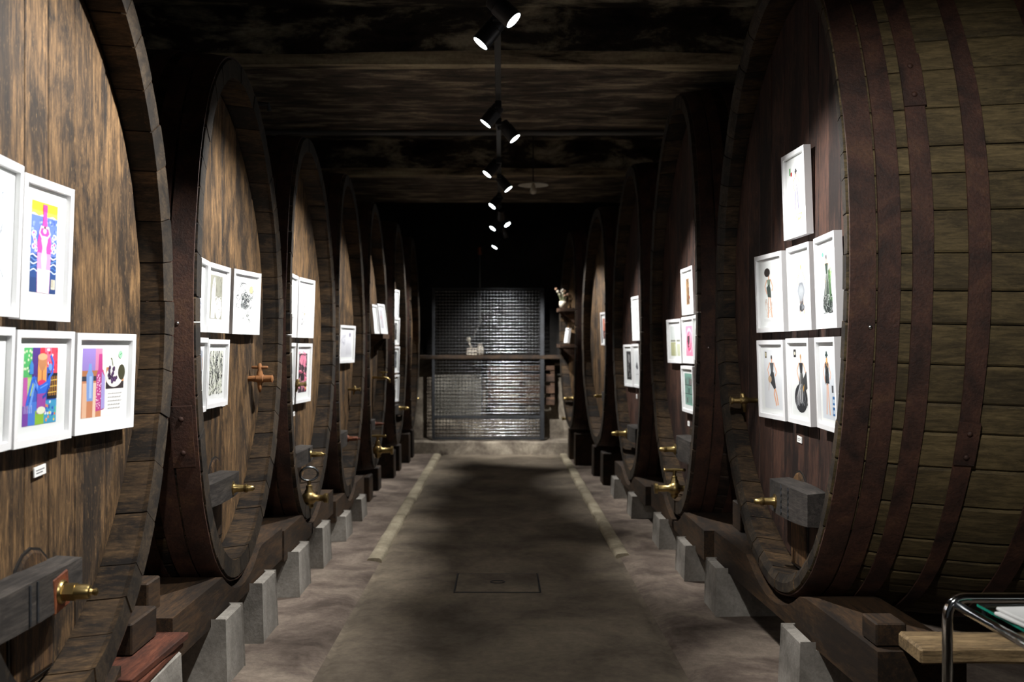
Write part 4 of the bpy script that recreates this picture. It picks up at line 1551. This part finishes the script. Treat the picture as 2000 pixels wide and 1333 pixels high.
c = K['L5']
wall_shelf(c, .33, .03, 1.592, .275, 'small brown wooden shelf on the fifth left cask')
P(c, .46, -.02, 1.80, .27, .315, 8, art_stripes, 'white frame leaning on the small shelf, front one, with striped print', (.66, .74), (0, 0), tilt=-7, border=.02)
P(c, .19, -.06, 1.79, .25, .30, 4, mono(50, 16, .03, ['#8c8c90', '#c0c0c4']), 'white frame leaning on the small shelf, behind the striped one', (.6, .7), (0, 0), tilt=-5, border=.02)
c = K['R5']
wall_shelf(c, -.42, .05, 1.50, .15, 'lower small shelf on the farthest right cask')
wall_shelf(c, -.42, .05, 1.98, .15, 'upper small shelf on the farthest right cask, carrying dried flowers')
P(c, -.36, -.05, 1.66, .18, .20, -4, mono(51, 10, .03, ['#8c8c90']), 'small white frame leaning on the lower shelf of the farthest right cask', (.6, .7), tilt=-8, border=.016)
# dried flowers in a pot
root = bpy.data.objects.new('dried_bouquet', None)
COL.objects.link(root)
root.matrix_world = c.mtx @ Matrix.Translation((-.01, -.42, H(c, 2.03)))
tag(root, 'bunch of dried flowers in a cream pot on the upper shelf', 'flowers')
MB().lathe([(0, .035), (.05, .05), (.09, .045), (.09, .038), (.05, .04)], (0, 0, 0), (0, 0, 1), 12).build('pot', M['ceramic'], root, smooth=True)
rr = random.Random(61)
for k in range(12):
    dx, dy, dz = rr.uniform(-.08, .08), rr.uniform(-.08, .08), rr.uniform(.14, .25)
    st = MB().tube([(0, 0, .03), (dx * .4, dy * .4, .1), (dx, dy, dz)], .003, 5).build('stalk', M['leaf'], root)
    MB().lathe([(0, .004), (.012, .018), (.028, .014), (.034, .003)], (dx, dy, dz - .005), (dx, dy, .1), 7).build('blossom', M['flower'] if k % 2 else M['ceramic'], st)

# ------------------------------------------------------------------ supports under the casks
def cradle(c, t0, t1, u0, u1, zbot, label, zmax=.075):
    """timber saddle following the belly of the cask"""
    n = 28
    vs = []
    zb_ = zbot - c.zb
    for k in range(n + 1):
        u = u0 + (u1 - u0) * k / n
        for (t, top) in ((t0, 0), (t0, 1), (t1, 1), (t1, 0)):
            s = c.sc((t0 + t1) / 2) + .003
            au, bz = c.a * s + .012, c.b * s + .012
            if abs(u) < au:
                zt = c.zc - bz * math.sqrt(1 - (u / au) ** 2) - .004
            else:
                zt = 9
            zt = min(zt, zmax)
            vs.append((-t, u, zt if top else zb_))
    fs = [(k * 4 + p, k * 4 + (p + 1) % 4, (k + 1) * 4 + (p + 1) % 4, (k + 1) * 4 + p) for k in range(n) for p in range(4)]
    fs += [(0, 1, 2, 3), tuple(n * 4 + q for q in (3, 2, 1, 0))]
    mb = MB().add(vs, fs)
    mb.v = [tuple(c.mtx @ Vector(p)) for p in mb.v]
    cen = c.mtx @ Vector((-(t0 + t1) / 2, (u0 + u1) / 2, zb_))
    mb.v = [tuple(Vector(p) - cen) for p in mb.v]
    o = mb.build('cradle_beam', M['beam'])
    o.location = cen
    tag(o, label, 'beam', 'timber cradle beams under the casks')
    return o


ZB = {}
ORD = {'L1': 'nearest left', 'L2': 'second left', 'L3': 'third left', 'L4': 'fourth left', 'R1': 'nearest right', 'R2': 'second right', 'R3': 'third right',
       'L5': 'fifth left', 'L6': 'sixth left', 'L7': 'farthest left', 'R4': 'fourth right', 'R5': 'farthest right'}
for key in ('L1', 'L2', 'L3', 'L4', 'R1', 'R2', 'R3'):
    c = K[key]
    dz = .105 if key != 'L4' and key != 'R3' else .085
    ZB[key] = c.zb - dz
    ends = {'L1': (-1.0, .33), 'L2': (-1.02, .86), 'L3': (-.86, .80), 'L4': (-.74, .78), 'R1': (-1.08, 1.20), 'R2': (-.98, 1.05), 'R3': (-.86, 1.0)}[key]
    cradle(c, .02, .34, ends[0], ends[1], ZB[key], 'long dark timber cradle beam under the %s cask' % ORD[key])


def pillar(x0, x1, y0, y1, h, label, mat=None, name='concrete_pillar', cat='pillar', taper=.012, group='concrete pillars under the casks'):
    t = taper
    n = 4
    xm, ym = (x0 + x1) / 2, (y0 + y1) / 2
    vs = [(x0 - t, y0 - t, -.02), (x1 + t, y0 - t, -.02), (x1 + t, y1 + t, -.02), (x0 - t, y1 + t, -.02), (x0, y0, h), (x1, y0, h), (x1, y1, h), (x0, y1, h)]
    vs = [(p[0] - xm, p[1] - ym, p[2]) for p in vs]
    mb = MB().add(vs, [(0, 3, 2, 1), (4, 5, 6, 7), (0, 1, 5, 4), (1, 2, 6, 5), (2, 3, 7, 6), (3, 0, 4, 7)])
    o = mb.build(name, mat or M['pillar'], bevel=.008)
    o.location = (xm, ym, 0)
    tag(o, label, cat, group)
    return o


def lipped_pillar(side, xi, xo, y0, y1, h, lip, label):
    """concrete pillar whose aisle side rises in a lip in front of the beam"""
    t = .012
    lx = xi + .052
    prof = [(xi - t, -.02), (xi, h + lip), (lx, h + lip), (lx, h), (xo, h), (xo + t, -.02)]
    xm, ym = (xi + xo) / 2, (y0 + y1) / 2
    vs = []
    for (yy, sgn) in ((y0, -1), (y1, 1)):
        for (x, z) in prof:
            g = t * (1 - max(z, 0) / (h + lip))
            vs.append((side * (x - xm), yy + sgn * g - ym, z))
    n = len(prof)
    fs = [tuple(range(n)), tuple(n + k for k in reversed(range(n)))] + [(k, (k + 1) % n, n + (k + 1) % n, n + k) for k in range(n)]
    o = MB().add(vs, fs).build('concrete_pillar', M['pillar'], bevel=.006)
    o.location = (side * xm, ym, 0)
    tag(o, label, 'pillar', 'concrete pillars under the casks')
    return o


# (side, near y, far y, cask, wording)
for side, y0, y1, key, wd_ in (
    (-1, 3.33, 3.62, 'L1', 'far end of the nearest left cask, capped with red shims'),
    (-1, 2.25, 2.55, 'L1', 'near end of the nearest left cask'),
    (-1, 4.25, 4.53, 'L2', 'near half of the second left cask'),
    (-1, 4.90, 5.20, 'L2', 'far half of the second left cask, below its lowest rim'),
    (-1, 5.78, 6.10, 'L3', 'near end of the third left cask'),
    (-1, 6.55, 6.85, 'L3', 'far half of the third left cask'),
    (-1, 7.45, 7.75, 'L4', 'near end of the fourth left cask'),
    (-1, 8.30, 8.60, 'L4', 'far half of the fourth left cask'),
    (1, 4.02, 4.30, 'R1', 'near half of the nearest right cask'),
    (1, 5.37, 5.65, 'R1', 'far end of the nearest right cask'),
    (1, 6.19, 6.50, 'R2', 'near end of the second right cask'),
    (1, 7.16, 7.46, 'R2', 'far half of the second right cask'),
    (1, 8.45, 8.75, 'R3', 'near half of the third right cask'),
    (1, 9.55, 9.85, 'R3', 'far half of the third right cask'),
):
    c = K[key]
    edge = min(abs((c.mtx @ Vector((-.02, (y0 - c.root.location.y) * (1 if side < 0 else -1), 0))).x), abs((c.mtx @ Vector((-.02, (y1 - c.root.location.y) * (1 if side < 0 else -1), 0))).x))
    xi = edge - .06
    h = ZB[key] - .002
    if 'red shims' in wd_:
        pillar(-1.66, -1.215, y0 - .04, y1 + .08, .345, 'grey concrete pillar under the ' + wd_)
    else:
        lipped_pillar(side, xi, xi + .44, y0, y1, h, .035, 'grey concrete pillar under the ' + wd_)
# dark timber blocks carry the far casks
for side, x, y0, y1, h, key, wd_ in (
    (-1, 1.27, 9.35, 9.62, .255, 'L5', 'near'), (-1, 1.27, 10.05, 10.28, .255, 'L5', 'far'),
    (-1, 1.22, 11.02, 11.25, .325, 'L6', 'near'), (-1, 1.22, 11.65, 11.88, .325, 'L6', 'far'),
    (-1, 1.19, 12.52, 12.75, .388, 'L7', 'near'), (-1, 1.19, 13.05, 13.28, .388, 'L7', 'far'),
    (1, 1.10, 10.50, 10.78, .355, 'R4', 'near'), (1, 1.07, 11.25, 11.5, .355, 'R4', 'far'),
    (1, .93, 12.2, 12.42, .415, 'R5', 'near'), (1, .90, 12.85, 13.1, .415, 'R5', 'far'),
):
    x0, x1 = (-x - .42, -x) if side < 0 else (x, x + .42)
    pillar(x0, x1, y0, y1, h, 'dark timber block under the %s half of the %s cask' % (wd_, ORD[key]), M['beam'], 'timber_block', 'block', .004, 'timber blocks under the far casks')

# red shims between pillar and beam
for k in range(2):
    o = MB().box(-.17, -.27, 0, .17, .27, .026).build('shim_plank', M['shim'], bevel=.003)
    o.location = (-1.385, 3.47 + .02 * k, .347 + .028 * k)
    o.rotation_euler = (0, 0, .03 * (1 - 2 * k))
    tag(o, ('upper' if k else 'lower') + ' reddish wooden shim on the pillar at the lower left', 'shim')

# chocks on the beams
for x, y, z, sx, sy, sz, lb in (
    (-1.50, 3.87, .447, .12, .07, .13, 'dark squared wooden chock between the first two left casks'),
    (-1.42, 3.575, .403, .11, .125, .115, 'squat dark wooden block resting on the red shims'),
    (1.52, 5.75, .424, .13, .10, .16, 'dark wooden chock between the first two right casks'),
    (1.40, 3.56, .424, .055, .07, .085, 'small notched chock at the near end of the nearest right beam'),
):
    o = MB().box(-sx, -sy, 0, sx, sy, sz).build('wooden_chock', M['beam'], bevel=.006)
    o.location = (x, y, z)
    tag(o, lb, 'chock')

# plank lying behind the table
o = MB().box(-.55, -.10, 0, .55, .10, .055).build('loose_plank', M['plank'], bevel=.008)
bm = bmesh.new()
bm.from_mesh(o.data)
bmesh.ops.subdivide_edges(bm, edges=[e for e in bm.edges if e.calc_length() > .5], cuts=14)
for v in bm.verts:
    n = noise.noise(Vector((v.co.x * 4, v.co.y * 10, v.co.z * 20)))
    v.co.z += .008 * n
    v.co.y += .008 * noise.noise(Vector((v.co.x * 5, 3, v.co.z * 9)))
bm.to_mesh(o.data)
bm.free()
o.location = (1.965, 3.37, .430)
o.rotation_euler = (0, 0, -.02)
tag(o, 'weathered pale plank lying across the beam end behind the chrome table', 'plank')
o = MB().box(-.3, -.045, 0, .3, .045, .05).build('loose_plank', M['beam'], bevel=.005)
o.location = (1.72, 3.02, .012)
o.rotation_euler = (0, 0, -.9)
tag(o, 'short dark timber offcut lying on the floor under the chrome table', 'plank')

# ------------------------------------------------------------------ floor hatch
root = empty('inspection_cover', (-.024, 6.19, 0), 0, 'square cement inspection cover set in the aisle floor', 'cover')
mb = MB()
w_, d_ = .256, .236
mb.box(-w_ - .012, -d_ - .012, -.01, w_ + .012, -d_ - .003, .004)
mb.box(-w_ - .012, d_ + .003, -.01, w_ + .012, d_ + .012, .004)
mb.box(-w_ - .012, -d_ - .003, -.01, -w_ - .003, d_ + .003, .004)
mb.box(w_ + .003, -d_ - .003, -.01, w_ + .012, d_ + .003, .004)
mb.build('rim', M['iron'], root)
MB().box(-w_, -d_, -.008, w_, d_, .006).build('lid', M['floor'], root, bevel=.003)
MB().tube([(.045 * math.cos(k * math.pi / 8), .035 * math.sin(k * math.pi / 8), .007) for k in range(16)], .004, 6, True).build('lifting_ring', M['iron'], root)

# ------------------------------------------------------------------ track and spotlights
root = empty('lighting_track', (-.02, 7.0, 3.15), 0, 'long dark ceiling track carrying the black spotlights', 'track')
MB().box(-.018, -8.0, -.012, .018, 6.65, .022).build('rail', M['track'], root, bevel=.003)
for y in (-6.0, -3.7, .55, 4.6):
    MB().lathe([(0, .006), (.246, .006)], (0, y, .015), (0, 0, 1), 8).build('hanger_rod', M['track'], root)


def spotlight(lens, target, watts, cone, label):
    lens = Vector(lens)
    d = (Vector(target) - lens).normalized()
    root = bpy.data.objects.new('track_spotlight', None)
    COL.objects.link(root)
    back = lens - d * .15
    root.location = (-.02, back.y, 3.137)
    tag(root, label or 'black track spotlight out of view above the camera', 'spotlight', 'spotlights on the ceiling track')
    L_ = lens - root.location
    B_ = back - root.location
    MB().box(-.022, -.075, -.045, .022, .075, 0).build('adapter', M['black'], root, bevel=.004)
    mid = (L_ + B_) / 2 - d * .02
    sgn = 1 if d.x > 0 else -1
    side_v = d.cross(Vector((0, 0, 1))).normalized()
    MB().tube([(0, 0, -.04), (0, 0, -.065), tuple(mid * .55 + Vector((0, 0, -.015))), tuple(mid)], .012, 8).build('arm', M['black'], root, smooth=True)
    body = MB().lathe([(0, .034), (.006, .041), (.045, .043), (.05, .047), (.15, .047), (.15, .042), (.143, .041)], B_, d, 24).build('lamp_can', M['black'], root, smooth=True, angle=35)
    # open front: drop the closing disc so the lens shows
    bm = bmesh.new()
    bm.from_mesh(body.data)
    f = max((f for f in bm.faces if len(f.verts) > 8), key=lambda f: (f.calc_center_median() - B_).dot(d))
    bmesh.ops.delete(bm, geom=[f], context='FACES_ONLY')
    bm.to_mesh(body.data)
    bm.free()
    le = MB().lathe([(.1425, .0415), (.1502, .0415), (.1515, .03)], B_, d, 24).build('lens', M['lens'], root)
    ld = bpy.data.lights.new('lamp_light', 'SPOT')
    ld.energy = watts
    ld.spot_size = math.radians(cone)
    ld.spot_blend = 0.75
    ld.shadow_soft_size = 0.03
    ld.color = (1.0, 0.985, 0.96)
    lo = bpy.data.objects.new('lamp_light', ld)
    COL.objects.link(lo)
    lo.parent = root
    lo.matrix_local = Matrix.Translation(L_ + d * .045) @ d.to_track_quat('-Z', 'Y').to_matrix().to_4x4()
    return root


for s in SPOTS:
    spotlight(*s)

# ------------------------------------------------------------------ ceiling pipe and pendant lamp
o = MB().lathe([(0, .022), (4.6, .022)], (-2.3, 8.50, 3.375), (1, 0, 0), 12).build('ceiling_pipe', M['pipe'], smooth=True, angle=40)
tag(o, 'thin grey pipe running across under the ceiling beam', 'pipe')
root = empty('pendant_lamp', (.335, 10.2, 3.20), 0, 'unlit pendant lamp with a flat white enamel shade and bare bulb', 'lamp')
MB().lathe([(.03, .02), (.028, .05), (.008, .15), (0, .16), (.0, .155), (.02, .05), (.024, .02)], (0, 0, 0), (0, 0, 1), 24).build('shade', M['enamel'], root, smooth=True)
MB().lathe([(-.095, .006), (-.085, .028), (-.06, .036), (-.03, .026), (.02, .015)], (0, 0, 0), (0, 0, 1), 14).build('bulb', M['enamel'], root, smooth=True)
MB().tube([(0, 0, .03), (0, 0, .3), (0, 0, .58)], .006, 6).build('flex', M['cord'], root)

# ------------------------------------------------------------------ mesh gate and what stands behind it
GY = 13.70
gx0, gx1, gz0, gz1 = -.955, .575, .20, 2.34
root = empty('mesh_gate', ((gx0 + gx1) / 2, GY, .19), 0, 'steel wire mesh gate closing the far end of the aisle', 'gate')
ox = (gx0 + gx1) / 2


def gb(name, x0, z0, x1, z1, t=.02):
    MB().box(x0 - ox, -t, z0 - .19, x1 - ox, t, z1 - .19).build(name, M['iron'], root, bevel=.003)


gb('stile', gx0 - .02, gz0, gx0 + .02, gz1)
gb('stile', gx1 - .03, gz0, gx1 + .03, gz1)
gb('rail', gx0 + .02, gz1 - .03, gx1 - .03, gz1)
gb('rail', gx0 + .02, .50, gx1 - .03, .54)
gb('rail', gx0 + .02, gz0, gx1 - .03, gz0 + .035)
mbv, mbh = MB(), MB()
k = 0
x = gx0 + .045
while x < gx1 - .03:
    mbv.lathe([(0, .0034), (gz1 - gz0 - .04, .0034)], (x - ox, .004, gz0 + .02 - .19), (0, 0, 1), 6)
    x += .045
z = gz0 + .06
while z < gz1 - .03:
    mbh.lathe([(0, .0046), (gx1 - gx0 - .03, .0046)], (gx0 + .01 - ox, -.006, z - .19), (1, 0, 0), 8)
    z += .045
for nm, mb in (('vertical_wires', mbv), ('horizontal_wires', mbh)):
    o = mb.build(nm, M['steel'], root, smooth=True, angle=60)
    o['kind'] = 'stuff'

o = MB().box(-1.02, -.21, 0, 1.02, .21, .055).build('wall_counter', M['beam'], bevel=.006)
o.location = (-.15, WALL_Y - .215, 1.335)
tag(o, 'long brown wooden counter shelf on the back wall behind the mesh gate', 'shelf')
root = empty('grey_panel', (-.63, WALL_Y - .04, .52), 0, 'pale grey board panel below the counter, left behind the gate', 'panel')
MB().box(-.34, -.02, 0, .34, .02, .80).build('board', M['board_grey'], root, bevel=.004)
for zz in (-.33, .14):
    MB().box(-.36, -.03, .0, -.34, .03, .80).build('edge_strip', M['iron'], root) if zz < 0 else MB().box(.34, -.03, .0, .36, .03, .80).build('edge_strip', M['iron'], root)
root = empty('slatted_crate', (.28, WALL_Y - .14, .66), 0, 'brown slatted crate below the counter, right behind the gate', 'crate')
for k in range(4):
    MB().box(-.48, -.13, .02 + k * .165, .48, -.105, .13 + k * .165).build('slat', M['crate'], root, bevel=.004)
for sx in (-.45, 0, .45):
    MB().box(sx - .03, -.105, 0, sx + .03, .13, .67).build('post', M['crate'], root, bevel=.004)
for k in range(2):
    o = MB().lathe([(0, .028), (1.2, .028)], (-.6, 0, 0), (1, 0, 0), 12).build('wall_pipe', M['ceramic'] if k else M['pipe'], smooth=True, angle=40)
    o.location = (.72, WALL_Y - .04, 1.12 + .15 * k)
    tag(o, ('upper pale' if k else 'lower grey') + ' pipe along the back wall right of the gate', 'pipe')
# things on the counter
for x, h, r_, mt, lb, nm in ((-.30, .16, .05, M['ceramic'], 'cream jar on the counter behind the gate, right of the white box', 'jar'),):
    o = MB().lathe([(0, r_ * .9), (h * .6, r_), (h * .8, r_ * .6), (h * .95, r_ * .6), (h, r_ * .7)], (0, 0, 0), (0, 0, 1), 14).build(nm, mt, smooth=True)
    o.location = (x, WALL_Y - .24, 1.391)
    tag(o, lb, 'jar')
root = empty('junction_box', (-.42, WALL_Y - .25, 1.391), 0, 'small pale control box with a lever on the counter behind the gate', 'box')
MB().box(-.07, -.06, 0, .07, .06, .10).build('box_body', M['ceramic'], root, bevel=.006)
MB().tube([(0, 0, .09), (-.03, 0, .16), (-.04, 0, .20)], .012, 8).build('lever', M['ceramic'], root, smooth=True)
MB().lathe([(-.03, .02), (0, .035), (.03, .02)], (-.045, 0, .225), (0, 0, 1), 10).build('lever_knob', M['enamel'], root, smooth=True)
root = empty('conduit_line', (-.31, WALL_Y - .03, 1.55), 0, 'thin conduit dropping down the back wall to the counter', 'conduit')
MB().tube([(-.10, -.05, .08), (-.06, -.02, .18), (0, 0, .30), (0, 0, .8), (0, 0, 1.30)], .011, 8).build('conduit_tube', M['pipe'], root, smooth=True)
MB().lathe([(0, .03), (.1, .035), (.12, .02)], (0, 0, 1.29), (0, 0, 1), 12).build('conduit_head', M['rust_plate'], root, smooth=True)

# ------------------------------------------------------------------ chrome and glass table
TX0, TX1, TY0, TY1, TZ = 1.362, 2.0, 2.20, 2.97, .735
root = empty('glass_table', ((TX0 + TX1) / 2, (TY0 + TY1) / 2, 0), 0, 'chrome tube table with a green-edged glass top at the lower right', 'table')
cx_, cy_ = (TX0 + TX1) / 2, (TY0 + TY1) / 2
r0 = .0155


def arch(y):
    pts = [(TX0 - cx_, y - cy_, .012)]
    pts.append((TX0 - cx_, y - cy_, TZ - .07))
    for k in range(1, 7):
        a_ = math.pi - (math.pi / 2) * k / 6
        pts.append((TX0 - cx_ + .055 + .055 * math.cos(a_), y - cy_, TZ - .055 + .055 * math.sin(a_)))
    for k in range(0, 7):
        a_ = math.pi / 2 - (math.pi / 2) * k / 6
        pts.append((TX1 - cx_ - .055 + .055 * math.cos(a_), y - cy_, TZ - .055 + .055 * math.sin(a_)))
    pts.append((TX1 - cx_, y - cy_, .012))
    return pts


for y in (TY0, TY1):
    MB().tube(arch(y), r0, 14).build('end_frame', M['chrome'], root, smooth=True)
for x in (TX0 + .025, TX1 - .025):
    MB().tube([(x - cx_, TY0 - cy_, TZ - .02), (x - cx_, 0, TZ - .02), (x - cx_, TY1 - cy_, TZ - .02)], .0135, 12).build('side_rail', M['chrome'], root, smooth=True)
for x in (TX0, TX1):
    for y in (TY0, TY1):
        MB().lathe([(0, .018), (.016, .018)], (x - cx_, y - cy_, .001), (0, 0, 1), 12).build('foot', M['black'], root)
gl = MB().box(TX0 + .075 - cx_, TY0 + .03 - cy_, TZ - .018, TX1 - .045 - cx_, TY1 - .03 - cy_, TZ - .010).build('glass_top', M['table_glass'], root)
gl.data.materials.append(M['glass_edge'])
for p in gl.data.polygons:
    zs = [gl.data.vertices[q].co.z for q in p.vertices]
    if max(zs) - min(zs) > .004 and p.center.x < -.2:
        p.material_index = 1
for x in (TX0 + .075, TX1 - .05):
    for y in (TY0 + .06, TY1 - .06):
        MB().lathe([(-.02, .009), (.0, .009)], (x - cx_ + (.01 if x < cx_ else -.01), y - cy_, TZ - .018), (0, 0, 1), 10).build('glass_stud', M['black'], root)
root = empty('guest_book', (1.615, 2.62, TZ - .009), 0, 'stack of white paper sheets lying on the glass table', 'paper')
for k in range(2):
    MB().box(-.17, -.21, .001 + k * .011, .17, .21, .011 + k * .011, Matrix.Rotation(.12 - .06 * k, 4, 'Z')).build('paper_block', M['paper'], root, bevel=.003)
